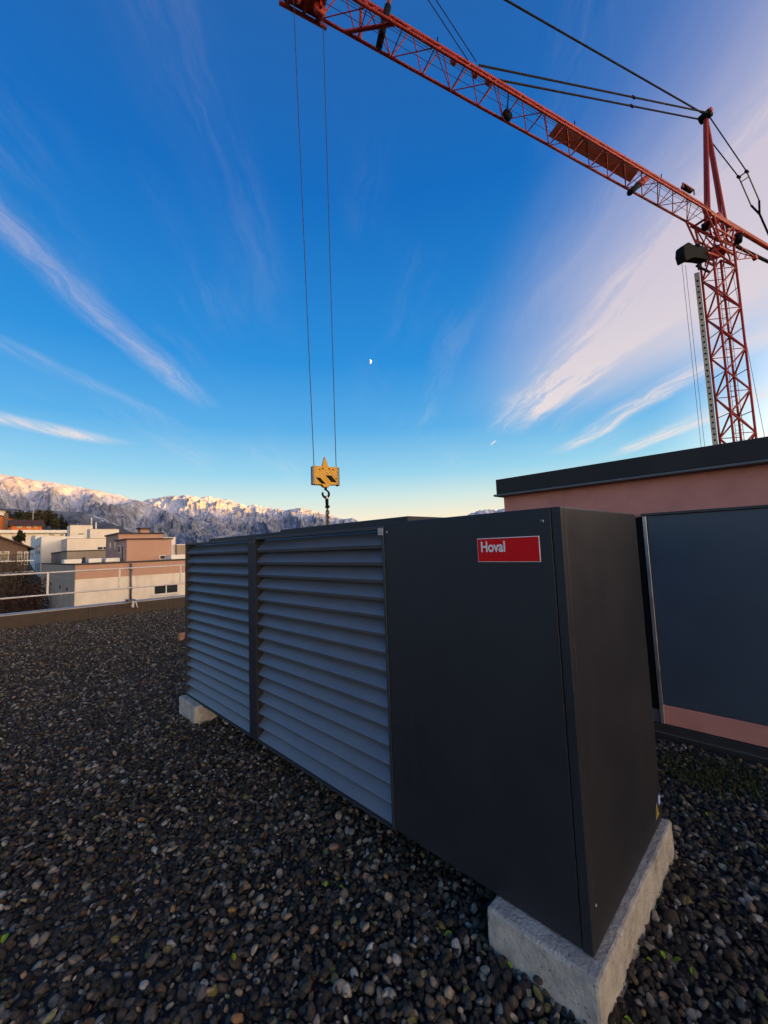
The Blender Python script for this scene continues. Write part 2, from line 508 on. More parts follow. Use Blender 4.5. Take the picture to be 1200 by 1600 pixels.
# ------------------------------------------------------------------ numpy noise
_T = rng.random((256, 256))
def vnoise(x, y):
    xi = np.floor(x).astype(int); yi = np.floor(y).astype(int)
    fx = x - xi; fy = y - yi
    fx = fx * fx * (3 - 2 * fx); fy = fy * fy * (3 - 2 * fy)
    g = lambda i, j: _T[i & 255, j & 255]
    return (g(xi, yi) * (1 - fx) + g(xi + 1, yi) * fx) * (1 - fy) + (g(xi, yi + 1) * (1 - fx) + g(xi + 1, yi + 1) * fx) * fy
def fbm(x, y, o=5, ridged=False, gain=0.5):
    a, s, tt = 1.0, 0.0, 0.0
    for k in range(o):
        n = vnoise(x * 2 ** k + 17.3 * k, y * 2 ** k + 9.1 * k)
        if ridged:
            n = 1 - np.abs(2 * n - 1)
        s = s + a * n; tt += a; a *= gain
    return s / tt
def grid_mesh(name, X, Y, Z, mat, smooth=True, attr=None):
    nr, nc = X.shape
    V = np.stack([X, Y, Z], -1).reshape(-1, 3)
    i = np.arange(nr - 1)[:, None] * nc + np.arange(nc - 1)[None, :]
    F = np.stack([i, i + 1, i + nc + 1, i + nc], -1).reshape(-1, 4)
    me = bpy.data.meshes.new(name)
    me.from_pydata(V.tolist(), [], F.tolist())
    me.materials.append(MATS[mat])
    if smooth:
        me.polygons.foreach_set('use_smooth', [True] * len(me.polygons))
    me.update()
    if attr is not None:
        at_ = me.attributes.new('gully', 'FLOAT', 'POINT')
        at_.data.foreach_set('value', attr.reshape(-1).astype(np.float32))
    o = bpy.data.objects.new(name, me)
    COL.objects.link(o)
    return o

# ------------------------------------------------------------------ the land
def sstep(a, b_, x):
    q = np.clip((x - a) / (b_ - a), 0, 1)
    return q * q * (3 - 2 * q)
def land_z(X, Y):
    h = np.interp(Y, [-50, 62, 84, 110, 150, 190, 230, 300, 420, 700, 1200], [-14, -13, -4, -1, 4.5, 11, 14, 15.5, 10, -6, -14])
    w = 1 - sstep(24, 75, X)
    w = w * sstep(-900, -350, X)
    return -14 + (h + 14) * w
rr = np.concatenate([np.linspace(0, 400, 90), np.geomspace(410, 29000, 60)])
aa = np.radians(np.linspace(0, 360, 241))
RR, AA = np.meshgrid(rr, aa, indexing='ij')
GX, GY = RR * np.sin(AA), RR * np.cos(AA)
GZ = land_z(GX, GY) + (fbm(GX * 0.02, GY * 0.02, 4) - 0.5) * 1.5
tag(grid_mesh('ground', GX, GY, GZ, 'land'), kind='structure')

def ridge(name, az0, az1, D, wf, wb, prof, mat, nc, nr, amp, spur, jit, seed):
    az = np.linspace(az0, az1, nc)
    el = np.interp(az, [p[0] for p in prof], [p[1] for p in prof])
    q = np.concatenate([-np.linspace(1, 0.02, nr // 3), np.linspace(0, 1, nr) ** 1.15])   # behind the crest, then down the near side
    Q, AZ = np.meshgrid(q, az, indexing='ij')
    EL = np.broadcast_to(el, Q.shape)
    r = np.where(Q < 0, D - Q * wb, D - Q * wf)
    a = AZ * math.pi / 180 * D
    warp = (fbm(a / (spur * 1.7) + seed, r / (spur * 2.5), 3) - 0.5) * spur * 0.9
    rid = fbm((a + warp) / spur + seed * 3.1, r / (spur * 3.6) + seed, 6, True, 0.55)
    rid2 = fbm(a / (spur * 0.3) + seed * 1.7, r / (spur * 0.75), 5, True, 0.55)
    crest = D * np.tan(np.radians(EL))
    jag = (fbm(a / (spur * 0.22), r / (spur * 0.5) + seed, 5) - 0.5) * jit * 1.4
    P = np.abs(Q)
    g = np.clip(1 - P, 0, 1) ** 1.25
    bump = np.clip(P * 3.2, 0, 1) * np.clip((1 - P) * 2.2, 0, 1)
    hz = crest * g + bump * amp * ((rid - 0.62) * 1.3 + (rid2 - 0.6) * 0.45) * np.clip(EL / 5, 0, 1) + jag * np.clip(1 - P, 0, 1) * np.clip(EL / 4, 0, 1)
    Z = np.maximum(hz, -16) - 10 * P
    A = np.radians(AZ)
    rid3 = fbm(a / (spur * 0.13) + warp / spur, r / (spur * 0.55), 4, True, 0.6)
    gul = 0.45 * (1 - rid) + 0.30 * (1 - rid2) + 0.25 * (1 - rid3)
    gul = (gul - gul.mean()) / gul.std()
    return tag(grid_mesh(name, r * np.sin(A), r * np.cos(A), Z + 1.49, mat, True, gul), kind='structure')
left_prof = [(-40, 9.2), (-25, 8.2), (-12, 9.6), (-4, 9.1), (1.07, 8.95), (2.56, 8.69), (4.11, 8.47), (6.86, 8.17), (9.22, 7.72), (11.72, 7.16), (13.82, 6.55), (17, 5.4), (20, 4.4), (23, 3.5), (27, 2.2), (31, 0.8), (34, 0)]
ridge('mountain_ridge', -40, 34, 7000, 4200, 2200, left_prof, 'mountain', 900, 220, 300, 430, 26, 1.3)
mid_prof = [(6, 4.5), (10, 6.0), (13.82, 6.60), (14.69, 6.94), (16.42, 7.14), (17.6, 7.35), (18.57, 7.62), (19.4, 7.35), (20.43, 7.22), (21.3, 7.25), (22.34, 7.08), (23.9, 6.78), (24.8, 6.5), (25.9, 6.16), (27.12, 6.2), (28.3, 5.95), (29.61, 5.70), (30.6, 5.45), (31.3, 5.5), (33.02, 5.83), (33.9, 5.5), (34.75, 5.26), (36, 4.95), (37.38, 4.58), (38.87, 4.0), (40.03, 4.14), (41.35, 3.38), (43, 2.0), (45, 0.6), (47, 0)]
ridge('mountain_ridge', 6, 47, 9800, 5200, 2500, mid_prof, 'mountain', 760, 220, 400, 560, 60, 4.1)
far_prof = [(40, 0), (44, 1.5), (50, 2.6), (54, 3.2), (56.5, 4.0), (57.6, 4.25), (58.64, 4.5), (60, 4.3), (60.8, 4.5), (63, 3.9), (68, 4.4), (75, 3.6), (84, 4.2), (95, 3.2)]
ridge('mountain_ridge', 40, 95, 17000, 5000, 3500, far_prof, 'mountain', 330, 60, 500, 1000, 330, 7.7)
hill_prof = [(-40, 5.0), (-8, 5.2), (2, 5.35), (5, 5.3), (7, 5.25), (9, 4.9), (10.8, 4.1), (12.5, 3.0), (15, 1.8), (18, 0.6), (20, 0)]
ridge('foothill', -40, 20, 3300, 1500, 1500, hill_prof, 'foothill', 330, 90, 110, 420, 16, 2.9)

# a moon just over half lit
MD = 20000.0
md = Vector((math.sin(R(43.33)) * math.cos(R(25.11)), math.cos(R(43.33)) * math.cos(R(25.11)), math.sin(R(25.11))))
mc = md * MD
mx = md.cross(Vector((0, 0, 1))).normalized()
my = mx.cross(md).normalized()
bm = bmesh.new()
rad = 92.0
ring = [(-0.10 + 1.0 * math.sin(th), -math.cos(th)) for th in np.linspace(0, math.pi, 15)] + [(-0.10 + 0.22 * math.sin(th), math.cos(th)) for th in np.linspace(0, math.pi, 11)[1:-1]]
loops = []
for dep, k in ((60, 0.9), (20, 1.0), (-20, 1.0), (-60, 0.9)):
    loops.append([bm.verts.new(mc + mx * ((x - 0.4) * k + 0.4) * rad * 1.0 + my * y * k * rad + md * dep) for x, y in ring])
for A_, B_ in zip(loops, loops[1:]):
    for i in range(len(ring)):
        bm.faces.new((A_[i], A_[(i + 1) % len(ring)], B_[(i + 1) % len(ring)], B_[i]))
bm.faces.new(loops[0])
bm.faces.new(loops[-1][::-1])
tag(from_bm('moon', bm, 'moon_glow'), 'small white half moon in the blue evening sky', 'moon')

# ------------------------------------------------------------------ flat roof, gravel, parapet
def poly_roof():
    bm = bmesh.new()
    add_box(bm, -9, 22, -7, 12.46, -14.5, -0.012)
    o = from_bm('roof', bm, 'roof_bed')
    return tag(o, kind='structure')
poly_roof()

def keep(P):
    x, y = P[:, 0], P[:, 1]
    k = (y < 12.36) & ~((x > 3.60) & (y < 2.06))
    k &= ~((x > 1.38) & (x < 2.36) & (y > 0.56) & (y < 0.92))
    k &= ~((x > 1.38) & (x < 2.36) & (y > 3.86) & (y < 4.24))
    k &= ~((x > 1.75) & (x < 2.25) & (y > 1.3) & (y < 3.6))      # nothing is seen under the middle of the heat pump
    return k
def scatter(pitch, x0, x1, y0, y1, frac=1.0, zoff=0.0):
    nx, ny = int((x1 - x0) / pitch), int((y1 - y0) / pitch)
    i, j = np.meshgrid(np.arange(nx), np.arange(ny))
    P = np.stack([x0 + (i + (j % 2) * 0.5) * pitch, y0 + j * pitch], -1).reshape(-1, 2)
    P = P + rng.uniform(-0.42, 0.42, P.shape) * pitch
    P = P[keep(P)]
    if frac < 1:
        P = P[rng.random(len(P)) < frac]
    z = (fbm(P[:, 0] * 1.7, P[:, 1] * 1.7, 3) - 0.5) * 0.030 + rng.uniform(-0.010, 0.009, len(P)) + zoff
    for (x0b, x1b, y0b, y1b) in ((1.366, 2.356, 0.545, 0.934), (1.372, 2.356, 3.84, 4.252)):     # stones banked against the blocks
        ddx = np.maximum(np.maximum(x0b - P[:, 0], P[:, 0] - x1b), 0)
        ddy = np.maximum(np.maximum(y0b - P[:, 1], P[:, 1] - y1b), 0)
        z = z + 0.022 * np.exp(-np.hypot(ddx, ddy) / 0.05) * rng.random(len(P))
    return np.column_stack([P, z])
pts = np.concatenate([scatter(0.0215, -1.6, 3.7, -0.7, 6.0), scatter(0.027, -2.2, 9.0, 6.0, 12.4),
                      scatter(0.05, -1.6, 3.7, -0.7, 6.0, 0.42, 0.012), scatter(0.06, -2.2, 9.0, 6.0, 12.4, 0.40, 0.012),
                      scatter(0.031, 3.7, 9.0, 2.06, 6.0)])
# the stones that form the gravel
stone_col = bpy.data.collections.new('gravel_stones')
for k in range(14):
    bm = bmesh.new()
    bmesh.ops.create_icosphere(bm, subdivisions=3, radius=1.0)
    sx, sy, sz_ = random.uniform(0.85, 1.25), random.uniform(0.62, 0.95), random.uniform(0.42, 0.68)
    ofs = Vector((k * 13.7, k * 5.1, k * 3.3))
    for v_ in bm.verts:
        d = v_.co.normalized()
        f_ = 1 + 0.28 * (mnoise.noise(d * 0.9 + ofs)) + 0.14 * mnoise.noise(d * 2.1 + ofs)
        v_.co = Vector((d.x * sx, d.y * sy, d.z * sz_)) * f_
    if k % 2:                                   # broken stones: a few flat faces
        for q in range(random.randint(2, 4)):
            nd = Vector((random.gauss(0, 1), random.gauss(0, 1), random.gauss(0, 0.8))).normalized()
            lim = random.uniform(0.5, 0.72)
            for v_ in bm.verts:
                e_ = v_.co.dot(nd) - lim
                if e_ > 0:
                    v_.co -= nd * e_ * 0.85
    me = bpy.data.meshes.new('gravel_stone')
    bm.to_mesh(me)
    bm.free()
    me.materials.append(MATS['pebble'])
    me.polygons.foreach_set('use_smooth', [True] * len(me.polygons))
    stone_col.objects.link(bpy.data.objects.new('gravel_stone', me))
gme = bpy.data.meshes.new('gravel')
gme.from_pydata(pts.tolist(), [], [])
gravel = bpy.data.objects.new('gravel', gme)
COL.objects.link(gravel)
tag(gravel, 'dark rounded gravel covering the flat roof', 'gravel', kind='stuff')
ng = bpy.data.node_groups.new('gravel_scatter', 'GeometryNodeTree')
ng.interface.new_socket('Geometry', in_out='INPUT', socket_type='NodeSocketGeometry')
ng.interface.new_socket('Geometry', in_out='OUTPUT', socket_type='NodeSocketGeometry')
gi, go = ng.nodes.new('NodeGroupInput'), ng.nodes.new('NodeGroupOutput')
ci = ng.nodes.new('GeometryNodeCollectionInfo')
ci.inputs[0].default_value = stone_col
ci.inputs['Separate Children'].default_value = True
ci.inputs['Reset Children'].default_value = True
iop = ng.nodes.new('GeometryNodeInstanceOnPoints')
iop.inputs['Pick Instance'].default_value = True
rot = ng.nodes.new('FunctionNodeRandomValue'); rot.data_type = 'FLOAT_VECTOR'
rot.inputs[0].default_value = (-0.9, -0.9, 0)
rot.inputs[1].default_value = (0.9, 0.9, 6.283)
scl = ng.nodes.new('FunctionNodeRandomValue'); scl.data_type = 'FLOAT'
scl.inputs[2].default_value = 0.0
scl.inputs[3].default_value = 1.0
pw = ng.nodes.new('ShaderNodeMath'); pw.operation = 'POWER'; pw.inputs[1].default_value = 1.7
mr = ng.nodes.new('ShaderNodeMapRange')
mr.inputs[3].default_value = 0.0075
mr.inputs[4].default_value = 0.0230
ng.links.new(gi.outputs[0], iop.inputs['Points'])
ng.links.new(ci.outputs[0], iop.inputs['Instance'])
ng.links.new(rot.outputs[0], iop.inputs['Rotation'])
ng.links.new(scl.outputs[1], pw.inputs[0])
ng.links.new(pw.outputs[0], mr.inputs[0])
ng.links.new(mr.outputs[0], iop.inputs['Scale'])
ng.links.new(iop.outputs[0], go.inputs[0])
gm = gravel.modifiers.new('scatter', 'NODES')
gm.node_group = ng

# little green leaves and sprouts lying between the stones
for k, (x, y, s) in enumerate([(1.30, 1.064, 1.2), (1.33, 4.04, 1.9), (0.114, 2.305, 1.4), (1.354, 0.84, .9), (1.452, 0.50, .9), (1.70, 0.50, .8), (1.753, 0.47, 1), (1.763, 0.43, 1.1), (1.755, 0.388, .8),
                               (2.553, 0.434, 1), (2.766, 0.354, 1), (2.768, 0.48, .8), (1.125, 1.591, 1), (1.16, 1.53, .8), (0.70, 1.575, 1), (0.921, 1.276, .8)]):
    bm = bmesh.new()
    L_ = 0.0125 * s
    yaw = random.uniform(0, 6.28)
    n_ = 9
    up, dn = [], []
    for i in range(n_ + 1):
        q = i / n_
        w = L_ * 0.62 * math.sin(math.pi * q ** 0.8) + 0.0004
        zz = 0.024 + 0.006 * s * math.sin(q * 2.6) + 0.006 * q
        up.append([(-L_ + 2 * L_ * q, -w, zz + 0.002), (-L_ + 2 * L_ * q, 0, zz), (-L_ + 2 * L_ * q, w, zz + 0.002)])
    rotm = Matrix.Rotation(yaw, 3, 'Z')
    V = [[bm.verts.new(Vector((x, y, 0)) + rotm @ Vector(p)) for p in row] for row in up]
    for a_, b_ in zip(V, V[1:]):
        for i in range(2):
            bm.faces.new((a_[i], a_[i + 1], b_[i + 1], b_[i]))
    bmesh.ops.solidify(bm, geom=list(bm.faces), thickness=0.0008)
    lab = 'lime green leaf lying among the dark gravel stones'
    if k == 1:
        lab = 'yellowish green leaf beside the foot of the far concrete block'
    tag(from_bm('fallen_leaf', bm, 'leaf_lime', smooth=True), lab, 'leaf', 'green leaves scattered on the gravel')

# moss along the foot of the pink wall
bm = bmesh.new()
for k in range(1500):
    a_, r_ = random.uniform(0, 6.28), random.random() ** 0.7
    x, y = 3.30 + 0.26 * r_ * math.cos(a_), 0.50 + 0.30 * r_ * math.sin(a_)
    h = random.uniform(0.012, 0.034)
    th = random.uniform(0, 6.28)
    c0 = Vector((x, y, 0.004))
    e = Vector((math.cos(th), math.sin(th), 0)) * 0.006
    bm.faces.new([bm.verts.new(c0 + e), bm.verts.new(c0 - e), bm.verts.new(c0 + Vector((random.uniform(-.008, .008), random.uniform(-.008, .008), h)))])
tag(from_bm('moss', bm, 'moss'), 'brownish moss growing in the gravel by the pink wall', 'moss', kind='stuff')

# parapet: brown sheet panels under a pale cap
par = thing('roof_parapet', (0, 12.46, 0), 'low brown sheet metal parapet with pale cap edging the gravel roof', 'parapet')
box('core', -9, 22, 12.478, 12.70, -0.3, 0.285, 'parapet_brown', par)
for k in range(17):
    x0 = -9 + k * 1.82 + 0.0
    box('panel', x0 + 0.003, min(22, x0 + 1.817), 12.46, 12.4765, -0.03, 0.282, 'parapet_brown', par, 0.002)
for k in range(9):
    x0 = -9 + k * 3.45
    prism('cap', [(12.435, 0.283), (12.435, 0.302), (12.74, 0.318), (12.74, 0.24), (12.735, 0.24), (12.735, 0.312), (12.44, 0.296), (12.44, 0.283)][::-1], 'x', x0 + 0.002, min(22, x0 + 3.447), 'parapet_cap', par)
for k in range(9):
    x0 = -9 + k * 3.45
    box('cap_core', x0 + 0.002, min(22, x0 + 3.447), 12.442, 12.732, 0.286, 0.297, 'parapet_cap', par)

rail = thing('guard_railing', (2.85, 12.55, 0.31), 'galvanised guard railing clamped onto the brown roof parapet', 'railing')
for z, r in ((1.185, 0.021), (0.668, 0.020)):
    tube('top_rail' if z > 1 else 'middle_rail', (-7, 12.50, z), (14, 12.50, z), r, 'galvanised', rail, 10)
for x in (-3.2, -1.75, 1.13, 2.575, 4.07, 5.5, 8.4, 9.85):
    box('upright', x - 0.02, x + 0.02, 12.482, 12.518, 0.675, 1.178, 'galvanised', rail, 0.004)
for x in (-3.6, 2.85, 9.3):
    tube('post', (x, 12.555, 0.335), (x, 12.555, 1.30), 0.026, 'galv_dark', rail, 10)
    box('coupler', x - 0.045, x + 0.045, 12.49, 12.60, 1.14, 1.22, 'galv_dark', rail, 0.01)
    box('coupler', x - 0.045, x + 0.045, 12.49, 12.60, 0.63, 0.70, 'galv_dark', rail, 0.01)
    cl_ = box('clamp', x - 0.09, x + 0.09, 12.40, 12.74, 0.325, 0.365, 'galv_dark', rail, 0.006)
    box('clamp_jaw', x + 0.0, x + 0.05, 12.40, 12.428, 0.16, 0.35, 'galvanised', cl_, 0.005)
    tube('clamp_screw', (x - 0.01, 12.30, 0.215), (x - 0.01, 12.41, 0.215), 0.028, 'galvanised', cl_, 10)
    tube('clamp_handle', (x + 0.07, 12.38, 0.33), (x + 0.12, 12.36, 0.14), 0.014, 'galvanised', cl_, 8)

# a lone clay brick with a pipe stub, half hidden behind the far end of the unit
box('clay_brick', 2.50, 2.72, 7.72, 7.82, 0.0, 0.12, 'brick_clay', None, 0.006)
tag(bpy.data.objects['clay_brick'], 'reddish clay brick lying on gravel beyond the far end of the heat pump', 'brick')

# ------------------------------------------------------------------ the heat pump
XF, Y0, Y1, ZB, ZT, XB = 1.4315, 0.580, 4.257, 0.162, 1.607, 2.342
hp = thing('heat_pump', (1.88, 2.4, ZB), 'long anthracite heat pump with two louvred bays and red nameplate on concrete blocks', 'heat pump')
YP, YM0, YM1 = 1.458, 2.805, 2.925
box('front_panel', XF, XF + 0.03, 0.6175, YP, ZB + 0.004, ZT - 0.003, 'anthracite', hp, 0.002)
cs = box('corner_strip', XF - 0.0005, XF + 0.035, Y0, 0.6145, ZB, ZT, 'anthracite', hp, 0.0035, 2)
sp_ = box('side_panel', XF + 0.036, XB - 0.006, Y0 + 0.0005, Y0 + 0.03, ZB, ZT - 0.001, 'anthracite', hp, 0.0035, 2)
box('back_strip', XB - 0.005, XB + 0.012, Y0 + 0.004, Y1, ZB, ZT - 0.004, 'frame_dark', hp, 0.002)
box('casing', XF + 0.10, XB - 0.01, Y0 + 0.035, Y1 - 0.03, ZB + 0.02, ZT - 0.02, 'black_inside', hp)
box('base_frame', XF + 0.012, XB - 0.012, Y0 + 0.012, Y1 - 0.012, ZB - 0.001, ZB + 0.018, 'frame_dark', hp)
lid = box('lid', XF + 0.005, XB - 0.02, Y0 + 0.004, YP - 0.012, ZT - 0.019, ZT + 0.001, 'anthracite', hp, 0.002)
box('top_hood', 1.60, XB - 0.02, YP - 0.01, 2.752, ZT - 0.019, 1.648, 'anthracite', hp, 0.004)
box('top_hood', 1.60, XB - 0.02, 2.757, 4.12, ZT - 0.019, 1.634, 'anthracite', hp, 0.004)
box('end_panel', XF + 0.05, XB, Y1 - 0.03, Y1, ZB, ZT - 0.002, 'anthracite', hp, 0.003)
# posts and louvre bays
box('post', XF - 0.004, XF + 0.07, YM0, YM1, ZB - 0.002, ZT - 0.008, 'anthracite', hp, 0.003)
box('post', XF - 0.002, XF + 0.07, Y1 - 0.024, Y1 + 0.006, ZB, ZT + 0.004, 'frame_dark', hp, 0.003)
NS = 16
def slat_mesh(y0, y1, i):
    pitch = (ZT - 0.035 - ZB) / NS
    z0 = ZB + 0.004 + i * pitch
    prof = [(XF + 0.018, z0 - 0.004), (XF + 0.003, z0 + 0.014), (XF + 0.082, z0 + 0.010 + pitch * 0.97), (XF + 0.0835, z0 + 0.0085 + pitch * 0.97), (XF + 0.0065, z0 + 0.0135), (XF + 0.0195, z0 - 0.004)]
    return prism('louvre_slat', prof, 'y', y0, y1, 'louvre_metal', hp)
for (a, b_) in ((YP + 0.022, YM0 - 0.003), (YM1 + 0.003, Y1 - 0.026)):
    for i in range(NS):
        slat_mesh(a, b_, i)
    box('louvre_backing', XF + 0.086, XF + 0.098, a, b_, ZB + 0.01, ZT - 0.03, 'black_inside', hp)
    box('louvre_header', XF - 0.003, XF + 0.07, a - 0.002, b_ + 0.002, ZT - 0.030, ZT - 0.012, 'frame_dark', hp, 0.002)
    box('louvre_sill', XF + 0.0, XF + 0.07, a - 0.002, b_ + 0.002, ZB - 0.006, ZB + 0.002, 'frame_dark', hp, 0.001)
box('side_rail', XF - 0.003, XF + 0.07, YP + 0.003, YP + 0.020, ZB - 0.003, ZT - 0.010, 'frame_dark', hp, 0.002)
box('corner_bracket', XF - 0.008, XF - 0.0035, YP + 0.003, YP + 0.040, ZT - 0.058, ZT - 0.022, 'zinc', hp, 0.001)
tube('bracket_screw', (XF - 0.012, YP + 0.02, ZT - 0.04), (XF - 0.0075, YP + 0.02, ZT - 0.04), 0.005, 'zinc', hp, 8)
for (y, z) in ((0.648, 1.560), (YP - 0.018, ZT - 0.045)):
    s_o = tube('screw', (XF - 0.003, y, z), (XF + 0.002, y, z), 0.0065, 'zinc', hp, 12)
    tube('screw_socket', (XF - 0.0036, y, z), (XF - 0.003, y, z), 0.003, 'black_inside', s_o, 8)
for y in (YM0 + 0.03, YM1 - 0.03):
    tube('screw', (XF - 0.007, y, ZT - 0.045), (XF - 0.003, y, ZT - 0.045), 0.005, 'zinc', hp, 8)
tube('screw', (1.477, Y0 - 0.003, 0.293), (1.477, Y0 + 0.002, 0.293), 0.005, 'zinc', hp, 8)
# red nameplate
npl = box('nameplate', XF - 0.004, XF - 0.0005, 0.662, 0.922, 1.415, 1.509, 'sign_white', hp, 0.001)
npl.location = (0, 0, 0)
box('nameplate_field', XF - 0.0048, XF - 0.0041, 0.6645, 0.9195, 1.4175, 1.5065, 'sign_red', npl)
def text_mesh(name, body, size, mat, parent, place, sx=1.0, offset=0.0):
    cu = bpy.data.curves.new('lettering', 'FONT')
    cu.body = body
    cu.size = size
    cu.offset = offset
    cu.extrude = 0.0004
    to = bpy.data.objects.new('lettering', cu)
    COL.objects.link(to)
    bpy.context.view_layer.update()
    me = bpy.data.meshes.new_from_object(to.evaluated_get(bpy.context.evaluated_depsgraph_get()))
    bpy.data.objects.remove(to)
    bpy.data.curves.remove(cu)
    og = origin(parent)
    for v_ in me.vertices:
        v_.co = Vector(place(v_.co.x * sx, v_.co.y, v_.co.z)) - og
    me.materials.clear()
    me.materials.append(MATS[mat])
    me.update()
    o = bpy.data.objects.new(name, me)
    COL.objects.link(o)
    o.parent = parent
    return o
text_mesh('lettering', 'Hoval', 0.058, 'sign_white', npl, lambda x, y, z: (XF - 0.0054 - z, 0.906 - x, 1.4555 + y), 0.80, 0.0011)
# stickers low on the side panel
st = mesh('warning_sticker', [(2.235, Y0 - 0.001, 0.205), (2.29, Y0 - 0.001, 0.205), (2.2625, Y0 - 0.001, 0.268), (2.235, Y0 + 0.0004, 0.205), (2.29, Y0 + 0.0004, 0.205), (2.2625, Y0 + 0.0004, 0.268)], [(0, 1, 2), (5, 4, 3), (0, 3, 4, 1), (1, 4, 5, 2), (2, 5, 3, 0)], 'sticker_yellow', hp)
bm = bmesh.new()
add_tube(bm, (2.308, Y0 - 0.0012, 0.262), (2.308, Y0 + 0.0004, 0.262), 0.026, 20)
rs = from_bm('round_sticker', bm, 'sticker_blue', hp)
box('sticker_mark', 2.300, 2.316, Y0 - 0.0019, Y0 - 0.0013, 0.243, 0.281, 'sign_white', rs)

# concrete blocks under each end
def block(x0, x1, y0, y1, h, label):
    bm = bmesh.new()
    add_box(bm, x0, x1, y0, y1, -0.03, h, 0.011, 2)
    bmesh.ops.subdivide_edges(bm, edges=list(bm.edges), cuts=5, use_grid_fill=True)
    bmesh.ops.triangulate(bm, faces=list(bm.faces))
    for v_ in bm.verts:
        if v_.co.z < h - 0.003 or min(v_.co.x - x0, x1 - v_.co.x, v_.co.y - y0, y1 - v_.co.y) < 0.02:
            p = v_.co * 22
            v_.co += Vector((mnoise.noise(p), mnoise.noise(p + Vector((9, 0, 0))), 0.4 * mnoise.noise(p + Vector((0, 9, 0))) - 0.3)) * 0.0032
    tag(from_bm('concrete_block', bm, 'concrete', None), label, 'block', 'concrete blocks carrying the heat pump')
block(1.366, 2.356, 0.545, 0.934, ZB - 0.0015, 'long rough concrete block under the plain panel end of the heat pump')
block(1.372, 2.356, 3.84, 4.252, ZB - 0.0015, 'rough concrete block under the louvred end of the heat pump')

# ------------------------------------------------------------------ pink penthouse on the right
pb = thing('pink_building', (6.0, -1.5, 0), 'pink rendered rooftop building with dark fascia and large blue panel', 'building')
box('wall', 3.70, 9.0, -6.5, 2.05, -0.02, 1.955, 'pink_render', pb)
bm = bmesh.new()
add_box(bm, 3.622, 9.05, -6.55, 2.085, 1.965, 2.112, 0.004)
fa = from_bm('fascia', bm, 'fascia', pb)
box('drip_edge', 3.600, 9.07, -6.57, 2.107, 1.944, 1.963, 'lip', fa, 0.003)
for y in (1.02, -0.98, -2.98):
    box('fascia_joint', 3.6195, 3.6225, y - 0.004, y + 0.004, 1.967, 2.110, 'bitumen', fa)
box('base_upstand', 3.655, 3.6985, -6.5, 2.04, -0.02, 0.098, 'bitumen', pb, 0.004)
box('base_flashing', 3.640, 3.6980, -6.5, 0.93, 0.040, 0.046, 'lip', pb)
box('plinth', 3.672, 3.699, -6.5, 0.846, 0.101, 0.238, 'pink_render', pb, 0.004)
pan = box('blue_panel', 3.676, 3.6985, -1.30, 0.8345, 0.243, 1.650, 'door_blue', pb, 0.002)
box('panel_top_trim', 3.662, 3.6985, -1.30, 0.870, 1.653, 1.672, 'frame_dark', pan, 0.002)
box('panel_side_trim', 3.662, 3.6985, 0.8375, 0.862, 0.101, 1.650, 'zinc', pan, 0.002)
box('black_strip', 3.670, 3.6985, 0.864, 0.935, 0.20, 1.648, 'black_inside', pb, 0.002)  # plain near-black strip next to the side trim
box('strip_foot', 3.672, 3.6985, 0.8645, 0.934, 0.101, 0.197, 'lip', pb, 0.002)
for k in range(6):
    z = 0.30 + k * 0.26
    tube('rivet', (3.658, 0.850, z), (3.663, 0.850, z), 0.004, 'zinc', pan, 8)
pan2 = box('blue_panel', 3.676, 3.6985, -3.50, -1.306, 0.243, 1.650, 'door_blue', pb, 0.002)
box('panel_top_trim', 3.662, 3.6985, -3.50, -1.306, 1.653, 1.672, 'frame_dark', pan2, 0.002)

# ------------------------------------------------------------------ crane
P0 = Vector((31.22, 2.17, 20.25))
ja = R(-71)
J = Vector((math.sin(ja), math.cos(ja), 0.02))
nn = Vector((-math.cos(ja), math.sin(ja), 0)).normalized()
if nn.dot(P0) < 0:
    nn = -nn
UP = Vector((0, 0, 1))
JP = lambda t, h=0.0, o=0.0: P0 + J * t + UP * h + nn * o
cr = thing('tower_crane', (P0.x, P0.y, -14), 'red lattice self erecting crane with its jib reaching over the roof', 'crane')
# mast
S = 1.15
ma = R(33.7 + 44.36 * 0)
vdir = Vector((P0.x, P0.y, 0)).normalized()
vr = Vector((vdir.y, -vdir.x, 0))
c_, s__ = math.cos(ma), math.sin(ma)
ex = vr * c_ + vdir * s__
ey = -vr * s__ + vdir * c_
corner = [Vector((P0.x, P0.y, 0)) + ex * (a * S / 2) + ey * (b_ * S / 2) for a, b_ in ((-1, -1), (1, -1), (1, 1), (-1, 1))]
ZM = 18.35
for c in corner:
    box_p, box_q = c + UP * -14, c + UP * ZM
    tube('mast_chord', box_p, box_q, 0.062, 'crane_red', cr, 8)
H_ = 1.24
nb = int((ZM + 14) / H_)
for k in range(nb):
    z0 = ZM - (k + 1) * H_
    if z0 < -2:
        break
    for f in range(4):
        a, b_ = corner[f], corner[(f + 1) % 4]
        if (k + f) % 2 == 0:
            a, b_ = b_, a
        bar('mast_brace', a + UP * z0, b_ + UP * (z0 + H_), 0.054, 'crane_red', cr)
        if (k + f) % 2 == 0:
            bar('mast_strut', a + UP * z0, b_ + UP * (z0 + 0.0), 0.026, 'crane_red', cr)
# access ladder inside the mast
lad = corner[2] * 0.78 + Vector((P0.x, P0.y, 0)) * 0.22
for s2 in (-0.17, 0.17):
    tube('ladder_rail', lad + vr * s2 + UP * 2, lad + vr * s2 + UP * ZM, 0.016, 'galv_dark', cr, 6)
for k in range(52):
    bar('ladder_rung', lad - vr * 0.17 + UP * (2.5 + 0.3 * k), lad + vr * 0.17 + UP * (2.5 + 0.3 * k), 0.011, 'galv_dark', cr)
